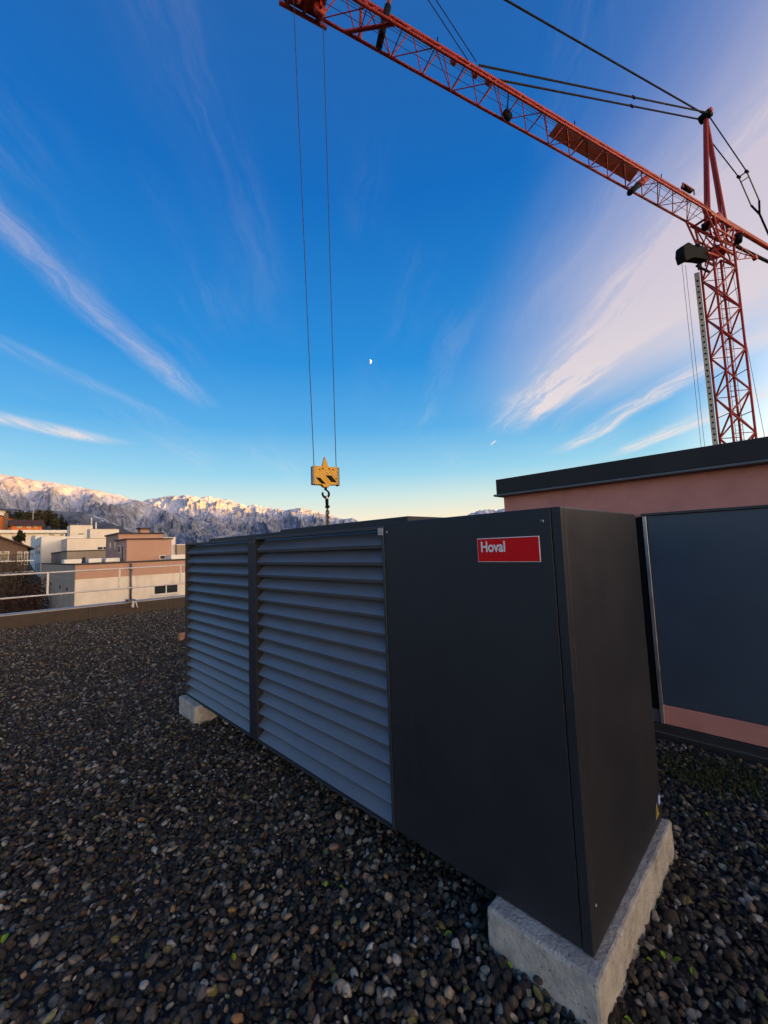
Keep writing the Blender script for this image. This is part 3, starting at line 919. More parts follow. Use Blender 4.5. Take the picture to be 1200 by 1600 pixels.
# perforated climbing bar beside the mast
cb = Vector((P0.x, P0.y, 0)) - vr * 1.02 + vdir * 0.05
cbar = mesh('climbing_bar', *(lambda L, Rr: ([tuple(p) for p in (L + UP * -14, Rr + UP * -14, Rr + vdir * 0.10 + UP * -14, L + vdir * 0.10 + UP * -14, L + UP * 17.75, Rr + UP * 17.75, Rr + vdir * 0.10 + UP * 17.75, L + vdir * 0.10 + UP * 17.75)],
            [(3, 2, 1, 0), (4, 5, 6, 7), (0, 1, 5, 4), (1, 2, 6, 5), (2, 3, 7, 6), (3, 0, 4, 7)]))(cb - vr * 0.13, cb + vr * 0.13), 'crane_cream', cr)
for k in range(32):
    q = cb - vdir * 0.004 + UP * (17.2 - 0.36 * k)
    bar('pin_hole', q, q + vdir * 0.006, 0.062, 'crane_dark', cbar, 10)
# slewing platform on top of the mast: ring, frames and ballast arms
mt = Vector((P0.x, P0.y, 0))
tube('slewing_ring', mt + UP * (ZM + 0.0), mt + UP * (ZM + 0.12), 0.50, 'crane_red', cr, 20)
tube('slewing_gear', mt + UP * (ZM + 0.125), mt + UP * (ZM + 0.42), 0.36, 'crane_dark', cr, 20)
for a, b_ in ((-1, -1), (1, -1), (1, 1), (-1, 1)):
    p = mt + UP * (ZM + 0.42) + J * (0.62 * a) + nn * (0.5 * b_)
    bar('head_post', p, JP(1.1 * a - 0.1, -0.1, 0.5 * b_), 0.06, 'crane_red', cr, 8)
    bar('head_brace', p, JP(-1.0 * a - 0.1, -0.1, 0.5 * b_), 0.04, 'crane_red', cr)
    bar('head_brace', p, JP(1.1 * a - 0.1, -0.1, -0.5 * b_), 0.035, 'crane_red', cr)
    bar('head_brace', p + UP * 0.02, mt + UP * (ZM + 0.44) + J * (-0.62 * a) + nn * (0.5 * b_), 0.04, 'crane_red', cr)
for k in range(8):                                        # dense bracing between the mast top and the jib foot
    a_, b_ = k * math.pi / 4, (k + 1.4) * math.pi / 4
    bar('head_brace', mt + UP * (ZM - 0.55) + J * 0.62 * math.cos(a_) + nn * 0.62 * math.sin(a_), mt + UP * (ZM + 1.1) + J * 0.72 * math.cos(b_) + nn * 0.52 * math.sin(b_), 0.04, 'crane_red', cr)
for s2 in (-0.52, 0.52):
    bar('head_beam', mt + UP * (ZM + 1.0) + J * 1.0 + nn * s2, mt + UP * (ZM + 1.0) - J * 1.2 + nn * s2, 0.06, 'crane_red', cr, 8)
    bar('head_beam', mt + UP * (ZM - 0.1) + J * 0.9 + nn * s2, mt + UP * (ZM - 0.1) - J * 1.0 + nn * s2, 0.07, 'crane_red', cr, 8)
for s2 in (-0.5, 0.5):
    bar('head_beam', JP(1.4, -0.12, s2), JP(-1.6, -0.12, s2), 0.075, 'crane_red', cr, 8)
bar('head_beam', JP(1.2, -0.12, -0.5), JP(1.2, -0.12, 0.5), 0.07, 'crane_red', cr, 8)
bar('head_beam', JP(-1.2, -0.12, -0.5), JP(-1.2, -0.12, 0.5), 0.07, 'crane_red', cr, 8)
tube('hoist_drum', JP(0.2, 0.10, -0.42), JP(0.2, 0.10, 0.42), 0.26, 'crane_dark', cr, 16)
tube('hoist_drum_flange', JP(0.2, 0.10, -0.47), JP(0.2, 0.10, -0.425), 0.33, 'crane_red', cr, 16)
lamp = tube('slewing_motor', JP(-1.2, -1.15, -0.62), JP(-1.3, -0.70, -0.66), 0.20, 'crane_dark', cr, 16)
tube('motor_cover', JP(-1.3, -0.69, -0.66), JP(-1.33, -0.58, -0.66), 0.23, 'crane_red', lamp, 16)
# folded lattice bracket on the counter side
tipb = JP(-4.5, -0.75, -0.1)
for (h, o) in ((-0.75, -0.35), (-0.75, 0.35), (-2.0, 0.0)):
    bar('bracket_chord', JP(-1.0, h, o), tipb, 0.036, 'crane_red', cr)
for q in (0.25, 0.5, 0.75):
    a = JP(-1.0, -0.75, -0.35).lerp(tipb, q)
    b_ = JP(-1.0, -2.0, 0).lerp(tipb, q - 0.12)
    c = JP(-1.0, -0.75, 0.35).lerp(tipb, q)
    bar('bracket_brace', a, b_, 0.022, 'crane_red', cr)
    bar('bracket_brace', c, b_, 0.022, 'crane_red', cr)
    bar('bracket_brace', a, c, 0.022, 'crane_red', cr)
tube('bracket_pulley', tipb - nn * 0.09, tipb + nn * 0.09, 0.20, 'crane_red', cr, 14)
# winch / control cabinet hanging on the jib side of the mast
bm = bmesh.new()
poly = [(1.50, -2.20), (2.0, -2.05), (2.55, -2.45), (3.35, -2.30), (3.90, -2.70), (4.02, -3.20), (3.85, -3.62), (3.70, -3.50), (3.1, -3.10), (2.3, -2.95), (1.50, -2.85)]
A_ = [bm.verts.new(JP(tt, h, -0.24)) for tt, h in poly]
B_ = [bm.verts.new(JP(tt, h, 0.24)) for tt, h in poly]
bm.faces.new(A_)
bm.faces.new(B_[::-1])
for i in range(len(poly)):
    bm.faces.new((A_[i], A_[(i + 1) % len(poly)], B_[(i + 1) % len(poly)], B_[i]))
bmesh.ops.bevel(bm, geom=list(bm.edges), offset=0.05, segments=1, affect='EDGES')
wb_ = from_bm('winch_housing', bm, 'crane_dark', cr)
bar('housing_arm', JP(0.4, -2.35, -0.3), JP(1.7, -2.5, -0.3), 0.07, 'crane_red', cr, 8)
bar('housing_arm', JP(0.4, -2.9, 0.3), JP(1.7, -2.9, 0.3), 0.07, 'crane_dark', cr, 8)
tube('winch_motor', JP(2.1, -2.2, 0.0), JP(2.1, -1.95, 0.0), 0.16, 'crane_dark', wb_, 12)
bar('housing_hanger', JP(2.6, -3.3, -0.2), JP(2.6, -3.75, -0.2), 0.05, 'crane_dark', wb_)
for s2 in (-0.12, 0.22):
    bar('hoist_line', JP(3.62 + s2, -3.6, 0), JP(3.62 + s2, -30.0, 0), 0.011, 'steel_rope', cr)
bar('hoist_line', mt + vr * 0.55 + UP * 18.2, mt + vr * 1.25 + UP * 5.0, 0.012, 'steel_rope', cr)
# jib: two bottom chords, one top chord, zigzag bracing
T1 = 34.0
HT = 1.02
for s2 in (-0.5, 0.5):
    tube('jib_bottom_chord', JP(-0.6, 0, s2), JP(T1, 0, s2), 0.062, 'crane_red', cr, 8)
tube('jib_top_chord', JP(1.1, HT, 0), JP(T1, HT, 0), 0.072, 'crane_red', cr, 8)
bar('jib_root_brace', JP(1.1, HT, 0), JP(-0.9, -0.1, 0.5), 0.055, 'crane_red', cr, 8)
bar('jib_root_brace', JP(1.1, HT, 0), JP(-0.9, -0.1, -0.5), 0.055, 'crane_red', cr, 8)
bar('jib_knee', JP(1.9, 0, -0.5), mt + UP * (ZM + 0.3) + J * 0.7 - nn * 0.5, 0.055, 'crane_red', cr, 8)
bar('jib_knee', JP(1.9, 0, 0.5), mt + UP * (ZM + 0.3) + J * 0.7 + nn * 0.5, 0.055, 'crane_red', cr, 8)
PB = 1.42
nk = int((T1 - 1.1) / PB)
for k in range(nk):
    t0 = 1.1 + k * PB
    for s2 in (-0.5, 0.5):
        bar('jib_brace', JP(t0, HT, 0), JP(t0 + PB * 0.5, 0, s2), 0.027, 'crane_red', cr)
        bar('jib_brace', JP(t0 + PB * 0.5, 0, s2), JP(t0 + PB, HT, 0), 0.027, 'crane_red', cr)
    bar('jib_strut', JP(t0 + PB * 0.5, 0, -0.5), JP(t0 + PB * 0.5, 0, 0.5), 0.022, 'crane_red', cr)
    if k % 2:
        bar('jib_strut', JP(t0 + PB * 0.5, 0, -0.5), JP(t0 + PB * 1.5, 0, 0.5), 0.020, 'crane_red', cr)
    else:
        bar('jib_strut', JP(t0 + PB * 0.5, 0, 0.5), JP(t0 + PB * 1.5, 0, -0.5), 0.020, 'crane_red', cr)
for o, h in ((-0.18, 0.32), (0.16, 0.22), (0.05, 0.55)):
    bar('trolley_rope', JP(0.3, h, o), JP(T1, h, o), 0.010, 'steel_rope', cr)
# board under the top chord
def slab(name, pts4, thick, mat, parent):
    q = [Vector(p) for p in pts4]
    nrm = (q[1] - q[0]).cross(q[3] - q[0]).normalized() * thick
    vs = [tuple(p) for p in q] + [tuple(p + nrm) for p in q]
    return mesh(name, vs, [(0, 1, 2, 3), (7, 6, 5, 4), (0, 4, 5, 1), (1, 5, 6, 2), (2, 6, 7, 3), (3, 7, 4, 0)], mat, parent)
slab('jib_board', (JP(6.9, 0.93, 0.10), JP(12.9, 0.93, 0.10), JP(13.3, 0.33, 0.40), JP(7.2, 0.33, 0.40)), 0.03, 'crane_panel', cr)
# folding cylinders, pulleys and fittings on the jib
tube('folding_cylinder', JP(8.5, -1.35, -0.30), JP(7.3, -0.25, -0.1), 0.15, 'crane_dark', cr, 12)
tube('cylinder_sleeve', JP(7.5, -0.42, -0.14), JP(6.3, 0.62, 0.05), 0.17, 'crane_red', cr, 12)
tube('folding_cylinder', JP(22.15, 0.92, -0.28), JP(22.35, -0.28, 0.20), 0.13, 'crane_dark', cr, 12)
tube('cylinder_rod', JP(22.05, 1.5, -0.40), JP(22.15, 0.92, -0.28), 0.07, 'crane_red', cr, 10)
path('hydraulic_hose', [JP(22.0, 1.5, -0.3), JP(22.3, 1.75, -0.35), JP(22.9, 1.62, -0.3), JP(23.4, 1.2, -0.15), JP(23.5, 0.9, 0)], 0.05, 'crane_dark', cr)
bar('jib_frame', JP(22.0, 0.0, -0.5), JP(23.6, 0.0, 0.5), 0.07, 'crane_red', cr, 8)
bar('jib_frame', JP(23.0, 0.0, 0.5), JP(23.1, HT, 0), 0.06, 'crane_red', cr, 8)
bar('jib_frame', JP(23.1, 0.0, -0.5), JP(23.0, HT, 0), 0.06, 'crane_red', cr, 8)
for tt in (11.9, 5.0, 19.8):
    bar('jib_spike', JP(tt, HT, 0), JP(tt - 0.05, HT + 0.36, 0), 0.025, 'crane_dark', cr)
tube('guide_pulley', JP(16.05, -0.12, 0.12), JP(16.05, -0.12, 0.24), 0.24, 'crane_dark', cr, 16)
bar('pulley_hanger', JP(16.05, HT, 0), JP(16.05, 0.05, 0.18), 0.03, 'crane_dark', cr)
for tt in (17.9, 17.2, 19.0):
    tube('guide_pulley', JP(tt, 0.72, -0.08), JP(tt, 0.72, 0.08), 0.15, 'crane_red', cr, 14)
mb = bmesh.new()
for a, b_ in ((JP(2.2, HT, -.2), JP(2.2, HT + .30, -.2)), (JP(3.3, HT, -.2), JP(3.3, HT + .30, -.2)), (JP(2.2, HT + .30, -.2), JP(3.3, HT + .30, -.2)), (JP(2.2, HT, .2), JP(2.2, HT + .30, .2)), (JP(3.3, HT, .2), JP(3.3, HT + .30, .2)), (JP(2.2, HT + .30, .2), JP(3.3, HT + .30, .2))):
    add_tube(mb, a, b_, 0.04, 6)
from_bm('jib_handrail', mb, 'crane_red', cr)
tube('floodlight', JP(2.3, HT + .26, -0.1), JP(3.1, HT + .26, -0.1), 0.13, 'crane_dark', cr, 10)
# A-frame and pendants
AP = JP(-0.55, 7.55)
for s2 in (-0.10, 0.10):
    bar('apex_strut', JP(0.62, 0.0, s2), AP + nn * s2 * 0.45, 0.085, 'crane_red', cr, 8)
    bar('apex_strut', JP(-1.4, 0.0, s2), AP + nn * s2 * 0.45 - UP * 0.1, 0.085, 'crane_red', cr, 8)
for h in (6.3, 6.6, 0.9):
    q = h / 7.55
    bar('apex_rung', JP(0.62, 0, 0).lerp(AP, q), JP(-1.4, 0, 0).lerp(AP, q), 0.035, 'crane_red', cr)
tube('apex_pulley', AP - nn * 0.3, AP + nn * 0.3, 0.26, 'crane_dark', cr, 16)
tube('apex_head', AP - nn * 0.36 + UP * 0.12, AP + nn * 0.36 + UP * 0.12, 0.16, 'crane_red', cr, 12)
NO = JP(21.86, 4.74)
for s2, t1 in ((-0.22, 17.75), (0.22, 16.95)):
    bar('pendant_bar', AP + nn * s2, JP(t1, HT + 0.08, s2 * 0.4), 0.042, 'tie_bar', cr, 8)
    m_ = (AP + nn * s2).lerp(JP(t1, HT + 0.08, s2 * 0.4), 0.42)
    tube('pendant_joint', m_ - J * 0.12, m_ + J * 0.12, 0.065, 'crane_dark', cr, 8)
bar('pendant_bar', AP + UP * 0.12, NO, 0.045, 'tie_bar', cr, 8)
for s2 in (-0.12, 0.12):
    bar('pendant_line', NO + nn * s2, JP(17.9, HT + 0.1, s2), 0.018, 'tie_bar', cr)
bar('pendant_bar', NO, JP(31, HT, 0), 0.045, 'tie_bar', cr, 8)
FK = JP(-5.95, 3.32)
for s2 in (-0.22, 0.22):
    a = AP + nn * s2 * 0.8 - UP * (0.15 if s2 < 0 else 0.9)
    mid_ = JP(-4.5, 5.2, s2)
    bar('back_stay', a, mid_, 0.034, 'tie_bar', cr, 8)
    bar('back_stay', mid_, FK + nn * s2 + UP * 0.3 - J * -0.2, 0.038, 'galv_dark', cr, 8)
    tube('stay_clevis', mid_ - J * 0.14, mid_ + J * 0.14, 0.085, 'crane_dark', cr, 10)
    bar('fork_arm', FK + nn * s2 + UP * 0.3 + J * 0.2, FK - UP * 0.35 - J * 0.25, 0.06, 'crane_dark', cr, 8)
bar('stay_spreader', JP(-4.5, 5.2, -0.22), JP(-4.5, 5.2, 0.22), 0.04, 'crane_dark', cr)
bar('stay_spreader', JP(-4.72, 4.93, -0.22), JP(-4.72, 4.93, 0.22), 0.03, 'crane_dark', cr)
bar('back_stay', FK - UP * 0.35 - J * 0.25, JP(-8.4, 0.30), 0.06, 'crane_dark', cr, 8)
# counter arm
bar('counter_arm', JP(-0.3, 0.35, -0.25), JP(-13.5, 0.35, -0.25), 0.15, 'crane_red', cr, 10)
bar('counter_arm', JP(-1.4, -0.45, 0.1), JP(-13.5, 0.1, 0.1), 0.10, 'crane_dark', cr, 10)
slab('counterweight', (JP(-12.2, 0.2, -0.8), JP(-13.4, 0.2, -0.8), JP(-13.4, 0.2, 0.8), JP(-12.2, 0.2, 0.8)), 2.2, 'concrete', cr)
# trolley
TL, TR_ = 25.72, 24.60
for tt in (TL, TR_):
    for s2 in (-0.56, 0.56):
        tube('trolley_wheel', JP(tt, 0.12, s2 * 0.98), JP(tt, 0.12, s2 * 1.12), 0.11, 'crane_dark', cr, 12)
for s2 in (-0.56, 0.56):
    bar('trolley_frame', JP(TL + 0.3, -0.18, s2), JP(TR_ - 0.3, -0.18, s2), 0.07, 'crane_red', cr, 8)
for tt in (TL, 25.16, TR_):
    bar('trolley_frame', JP(tt, -0.18, -0.56), JP(tt, -0.18, 0.56), 0.06, 'crane_red', cr, 8)
for tt in (TL - 0.12, TR_ + 0.12):
    tube('trolley_pulley', JP(tt, -0.42, -0.06), JP(tt, -0.42, 0.06), 0.22, 'crane_red', cr, 16)
    bar('trolley_hanger', JP(tt, -0.2, -0.12), JP(tt, -0.48, -0.12), 0.05, 'crane_red', cr)
slab('trolley_plate', (JP(TL + .2, -0.10, -0.5), JP(TR_ - .1, -0.10, -0.5), JP(TR_ - .1, -0.10, 0.5), JP(TL + .2, -0.10, 0.5)), 0.04, 'crane_red', cr)
bar('hoist_rope', JP(25.66, -0.42), JP(25.32, -16.74), 0.0125, 'steel_rope', cr)
bar('hoist_rope', JP(24.62, -0.42), JP(24.60, -16.68), 0.0125, 'steel_rope', cr)

# hook block
hb = thing('hook_block', JP(24.96, -17.7), 'yellow crane hook block with black chevrons hanging on two ropes', 'hook block')
HB = lambda x, z, o=0.0: JP(24.965 - x, -17.0 + z, o)      # x to the right of the picture plane of the block
def plate(name, poly, o0, o1, mat, parent):
    bm = bmesh.new()
    A = [bm.verts.new(HB(x, z, o0)) for x, z in poly]
    B = [bm.verts.new(HB(x, z, o1)) for x, z in poly]
    bm.faces.new(A)
    bm.faces.new(B[::-1])
    n = len(poly)
    for i in range(n):
        bm.faces.new((A[i], A[(i + 1) % n], B[(i + 1) % n], B[i]))
    return from_bm(name, bm, mat, parent)
for o0, o1 in ((-0.10, -0.075), (0.075, 0.10)):
    pl_ = plate('side_plate', [(-0.40, -0.27), (-0.14, -0.27), (-0.07, -0.34), (0.07, -0.34), (0.13, -0.26), (0.40, -0.24), (0.40, 0.31), (-0.40, 0.31)], o0, o1, 'hook_yellow', hb)
    oo = (-0.106, -0.1005) if o0 < 0 else (0.1005, 0.106)
    for poly in ([(-0.34, -0.06), (-0.20, -0.06), (-0.02, -0.24), (-0.16, -0.24)], [(-0.02, 0.03), (0.16, 0.03), (0.34, -0.17), (0.16, -0.17)]):
        plate('chevron', poly, oo[0], oo[1], 'crane_dark', pl_)
    for x, z in ((-0.2, 0.2), (-0.1, 0.24), (0.1, 0.24), (0.22, 0.22), (0.32, -0.05)):
        a = HB(x, z, oo[0] - 0.004 if o0 < 0 else oo[1] + 0.004)
        tube('bolt', a, HB(x, z, oo[1] if o0 < 0 else oo[0]), 0.022, 'crane_dark', pl_, 8)
    for x, z in ((0.03, 0.12), (0.25, 0.03), (-0.17, 0.0)):
        a = HB(x, z, oo[0] - 0.004 if o0 < 0 else oo[1] + 0.004)
        tube('bolt', a, HB(x, z, oo[1] if o0 < 0 else oo[0]), 0.024, 'galvanised', pl_, 8)
plate('spike', [(0.09, 0.20), (-0.11, 0.20), (-0.11, 0.31), (-0.02, 0.62), (0.0, 0.62), (0.09, 0.31)], -0.06, 0.06, 'hook_yellow', hb)
for x in (-0.405, 0.405):
    plate('edge_guard', [(x - 0.03, -0.27), (x + 0.03, -0.27), (x + 0.03, 0.30), (x - 0.03, 0.30)], -0.105, 0.105, 'galv_dark', hb)
for x in (-0.25, 0.25):
    tube('sheave', HB(x, 0.05, -0.05), HB(x, 0.05, 0.05), 0.16, 'crane_dark', hb, 18)
tube('hook_shank', HB(0.0, -0.32), HB(0.0, -0.42), 0.045, 'crane_dark', hb, 10)
pts_h = [HB(0.105 * math.sin(th), -0.54 + 0.115 * math.cos(th)) for th in np.linspace(0.0, 5.1, 16)]
bm = bmesh.new()
for i, (a, b_) in enumerate(zip(pts_h, pts_h[1:])):
    q = 1 - abs(i / 15 - 0.55) * 0.8
    add_tube(bm, a, b_, 0.045 * q, 8, 0.045 * q)
from_bm('hook', bm, 'crane_dark', hb, True)
# lifting chain in the hook
ch = thing('lifting_chain', JP(24.93, -19.6), 'grey lifting chain with swivel hanging from the yellow hook block', 'chain')
tube('swivel', HB(0.03, -0.70), HB(0.035, -0.99), 0.055, 'crane_dark', ch, 10, 0.045)
tube('coupling_ring', HB(0.03, -0.62, -0.0), HB(0.03, -0.71), 0.05, 'galvanised', ch, 10)
box_ = plate('swivel_lug', [(-0.02, -0.92), (0.11, -0.90), (0.10, -0.98), (-0.02, -0.98)], -0.04, 0.04, 'crane_dark', ch)
zc = -1.0
for k in range(20):
    bm = bmesh.new()
    c0 = (0.04, zc - 0.045)
    ringp = []
    for i in range(12):
        th = 2 * math.pi * i / 12
        a, b_ = 0.046 * math.cos(th), 0.066 * math.sin(th)
        ringp.append(HB(c0[0] + (a if k % 2 else 0), c0[1] + b_, 0 if k % 2 else a))
    for a, b_ in zip(ringp, ringp[1:] + ringp[:1]):
        add_tube(bm, a, b_, 0.022, 5, None, False)
    from_bm('chain_link', bm, 'chain_grey', ch)
    zc -= 0.078

# ------------------------------------------------------------------ the neighbourhood on the left
def windows_front(parent, y, rects, sill=True):
    for (x0, x1, z0, z1) in rects:
        w = box('window', x0, x1, y - 0.035, y + 0.05, z0, z1, 'window_frame', parent)
        n = max(1, round((x1 - x0) / 1.1))
        st_ = (x1 - x0 - 0.1) / n
        for k in range(n):
            box('pane', x0 + 0.05 + k * st_ + 0.05, x0 + 0.05 + (k + 1) * st_ - 0.05, y - 0.04, y + 0.03, z0 + 0.08, z1 - 0.08, 'glass', w)
        if sill:
            box('sill', x0 - 0.12, x1 + 0.12, y - 0.18, y - 0.04, z0 - 0.12, z0 - 0.01, 'window_frame', w)
def windows_side(parent, x, rects):
    for (y0, y1, z0, z1) in rects:
        w = box('window', x - 0.03, x + 0.05, y0, y1, z0, z1, 'window_frame', parent)
        box('pane', x - 0.035, x + 0.03, y0 + 0.08, y1 - 0.08, z0 + 0.08, z1 - 0.08, 'glass', w)
def flat_block(root, x0, x1, y0, y1, z0, z1, wall, cop=0.14, over=0.05, copmat='roof_dark', roofmat='roof_flat', name='wall'):
    w = box(name, x0, x1, y0, y1, z0, z1, wall, root)
    bm = bmesh.new()
    c = over
    for (a, b_, c0, d0) in ((x0 - c, x1 + c, y0 - c, y0 + 0.25), (x0 - c, x1 + c, y1 - 0.25, y1 + c), (x0 - c, x0 + 0.25, y0 + 0.252, y1 - 0.252), (x1 - 0.25, x1 + c, y0 + 0.252, y1 - 0.252)):
        add_box(bm, a, b_, c0, d0, z1 + 0.003, z1 + cop)
    from_bm('coping', bm, copmat, root)
    box('roof_deck', x0 + 0.26, x1 - 0.26, y0 + 0.26, y1 - 0.26, z1 + 0.003, z1 + 0.03, roofmat, root)
    return w
# B1: the near apartment block
b1 = thing('apartment_block', (16, 58, -14), 'near apartment block with cream concrete facade and pinkish band below the dark roof edge', 'building')
flat_block(b1, 5.93, 30, 45, 73.2, -13.5, -0.36, 'wall_concrete', 0.0, 0)
for o in list(b1.children):
    if o.name.startswith(('coping', 'roof_deck')):
        bpy.data.objects.remove(o)
flat_block(b1, 5.99, 29.9, 45.05, 73.1, -0.355, 0.90, 'wall_pinkbrown', 0.13, 0.10, name='upper_wall')
box('side_shade_skin', 5.915, 5.985, 45.06, 73.1, -0.35, 0.895, 'wall_grey', b1)  # darker skin: the shade on this face is put into its colour
box('side_shade_sheet', 5.90, 5.928, 45.02, 73.15, -13.4, -0.37, 'wall_grey', b1)  # lower part of the side, its shade likewise held in the grey
windows_front(b1, 45, [(12.15, 14.45, -2.35, -1.45), (17.5, 19.8, -2.35, -1.45), (23, 25.3, -2.35, -1.45)])
for y in (48.2, 53.0, 60.8, 68.5):
    hd = box('vent_slot', 5.86, 5.905, y, y + 1.5, -2.4, -1.05, 'wall_grey', b1)
    box('shadow_gap', 5.853, 5.862, y + 0.15, y + 1.35, -1.5, -1.2, 'roof_dark', hd)
    box('sill', 5.72, 5.895, y - 0.2, y + 1.7, -3.15, -3.02, 'wall_grey', b1)
tube('downpipe', (10.15, 44.93, 0.85), (10.15, 44.93, -13.0), 0.06, 'roof_dark', b1, 8)
for i, (x0, x1, y0, y1, z1, mt_) in enumerate([(6.6, 8.2, 58, 60, 1.42, 'wall_white'), (9.0, 10.3, 59, 62, 1.42, 'wall_white'), (10.7, 12.2, 59, 62, 1.40, 'wall_white'), (17.1, 19.5, 56, 58, 1.50, 'wall_white')]):
    o = box('skylight_box', x0, x1, y0, y1, 0.934, z1, mt_, None, 0.05)
    lb = ['pale skylight box beside the rooftop flue', 'pale rounded skylight box in the middle of the near flat roof', 'pale skylight box next to the brown penthouse base', 'pale skylight box at the sunny corner of the brown penthouse'][i]
    tag(o, lb, 'skylight', 'skylight boxes on the near flat roof')
fl = thing('roof_flue', (8.55, 59, 0.934), 'short dark flue on the near flat roof', 'flue')
tube('pipe', (8.55, 59, 0.934), (8.55, 59, 1.42), 0.16, 'roof_dark', fl, 12)
tube('cowl', (8.55, 59, 1.43), (8.55, 59, 1.62), 0.25, 'roof_dark', fl, 12, 0.10)
# B2: brown penthouse boxes with chimney
b2 = thing('brown_penthouse', (15.2, 61, 0.93), 'pinkish brown penthouse with dark flat roofs on the near block', 'building')
flat_block(b2, 12.66, 17.75, 58, 63.7, 0.934, 3.55, 'wall_pinkbrown', 0.17, 0.18)
flat_block(b2, 12.95, 18.4, 63.75, 71.5, 0.934, 4.52, 'wall_pinkbrown', 0.2, 0.18, name='rear_wall')
windows_side(b2, 12.66, [(59.4, 60.2, 1.0, 2.9), (61.2, 62.2, 2.0, 3.0)])
windows_side(b2, 12.95, [(65.0, 66.0, 2.6, 3.6), (68.0, 69.0, 2.6, 3.6)])
windows_front(b2, 58, [(16.3, 17.05, 0.98, 1.52)], False)
chm = box('chimney', 16.3, 17.5, 67, 68.2, 4.726, 5.25, 'wall_pinkbrown', b2)
box('chimney_slot', 16.22, 17.58, 66.92, 68.28, 5.25, 5.33, 'roof_dark', chm)
box('chimney_neck', 16.4, 17.4, 67.1, 68.1, 5.33, 5.48, 'wall_pinkbrown', chm)
box('chimney_cap', 16.05, 17.75, 66.75, 68.45, 5.48, 5.58, 'roof_tile', chm)
b2b = thing('white_stairhead', (20.5, 67, 0.93), 'small white stairhead and grey shed behind the brown penthouse', 'building')
flat_block(b2b, 18.9, 20.9, 66.5, 69.5, 0.934, 4.05, 'wall_white', 0.1, 0.04, 'wall_white')
flat_block(b2b, 20.95, 24.0, 66.0, 69.0, 0.934, 2.95, 'wall_grey', 0.12, 0.10, 'wall_white', name='shed_wall')
# B3: cream apartment house in steps
b3 = thing('cream_apartment_house', (14, 95, -8), 'stepped cream apartment house with flat roofs beyond the near block', 'building')
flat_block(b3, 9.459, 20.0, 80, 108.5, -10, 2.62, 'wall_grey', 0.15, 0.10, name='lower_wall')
flat_block(b3, 10.83, 21.5, 92, 112.2, 2.656, 5.03, 'wall_cream', 0.10, 0.02, 'wall_grey', name='middle_wall')
flat_block(b3, 16.19, 21.4, 105, 108.7, 5.066, 7.55, 'wall_cream', 0.08, 0.02, 'wall_grey', name='roof_room_wall')
windows_side(b3, 10.83, [(93.6, 94.6, 3.45, 4.45), (95.4, 96.4, 3.45, 4.45), (99.5, 100.5, 3.35, 4.35), (101.5, 102.5, 3.35, 4.35), (105.5, 106.5, 3.35, 4.35)])
windows_front(b3, 92, [(15.3, 17.15, 2.95, 3.55)], False)
tube('roof_pipe', (18.0, 110, 5.05), (18.0, 110, 9.4), 0.13, 'wall_white', b3, 8)
b3d = thing('cream_tower_block', (17, 124, -6), 'pale cream block with a roof pipe rising behind the stepped house', 'building')
flat_block(b3d, 14.65, 19.0, 120, 125.1, -6, 9.35, 'wall_cream', 0.1, 0.03, 'wall_grey')
windows_front(b3d, 120, [(16.1, 17.3, 7.1, 7.5)], False)
tube('roof_pipe', (18.87, 121, 9.45), (18.87, 121, 11.3), 0.13, 'wall_white', b3d, 8)
b4 = thing('white_apartment_house', (10, 108, -8), 'white apartment house with small blue grey side windows', 'building')
flat_block(b4, 7.93, 10.80, 113, 124.0, -8, 6.55, 'wall_white', 0.1, 0.03, 'wall_white', name='link_wall')
flat_block(b4, 7.90, 14.5, 100, 112.95, -8, 5.75, 'wall_white', 0.1, 0.03, 'wall_white')
windows_side(b4, 7.90, [(y, y + 1.5, z, z + 1.9) for y in (101.5, 105.0, 108.5) for z in (2.6, -0.9, -4.4)])
for o in [c for c in b4.children if c.name.startswith('link_wall')]:
    pass
# B5: long low pavilion
b5 = thing('long_pavilion', (8, 152, 4), 'long white flat roofed pavilion running below the orange houses', 'building')
box('wall', -30, 17.2, 150.3, 158, 3, 9.02, 'wall_cream', b5)
box('roof', -31, 17.5, 149.2, 159, 9.03, 9.85, 'wall_white', b5, 0.03)
windows_front(b5, 150.3, [(9.6, 11.0, 7.3, 8.5), (13.4, 14.8, 8.2, 8.9), (16.0, 17.0, 8.2, 8.9), (2.0, 3.6, 7.3, 8.6), (-3.0, -1.4, 7.3, 8.6), (5.6, 7.0, 7.3, 8.5)], False)
# B6: orange houses on the slope
def gable(root, x0, x1, y0, y1, z0, ze, zr, wall, roofm, axis='x', over=0.5):
    box('wall', x0, x1, y0, y1, z0, ze, wall, root)
    if axis == 'x':
        ym = (y0 + y1) / 2
        prism('gable_wall', [(y0, ze), (y1, ze), (ym, zr - 0.15)], 'x', x0 + 0.02, x1 - 0.02, wall, root)
        k = (zr - ze) / (ym - y0)
        prism('roof', [(y0 - over, ze - over * k), (ym, zr), (y1 + over, ze - over * k), (y1 + over, ze - over * k + 0.22), (ym, zr + 0.25), (y0 - over, ze - over * k + 0.22)], 'x', x0 - over, x1 + over, roofm, root)
    else:
        xm = (x0 + x1) / 2
        prism('gable_wall', [(x0, ze), (x1, ze), (xm, zr - 0.15)], 'y', y0 + 0.02, y1 - 0.02, wall, root)
        k = (zr - ze) / (xm - x0)
        prism('roof', [(x0 - over, ze - over * k), (xm, zr), (x1 + over, ze - over * k), (x1 + over, ze - over * k + 0.22), (xm, zr + 0.25), (x0 - over, ze - over * k + 0.22)], 'y', y0 - over, y1 + over, roofm, root)
b6 = thing('orange_house', (4.5, 194, 11), 'bright orange two storey house with dark roof on the slope', 'house')
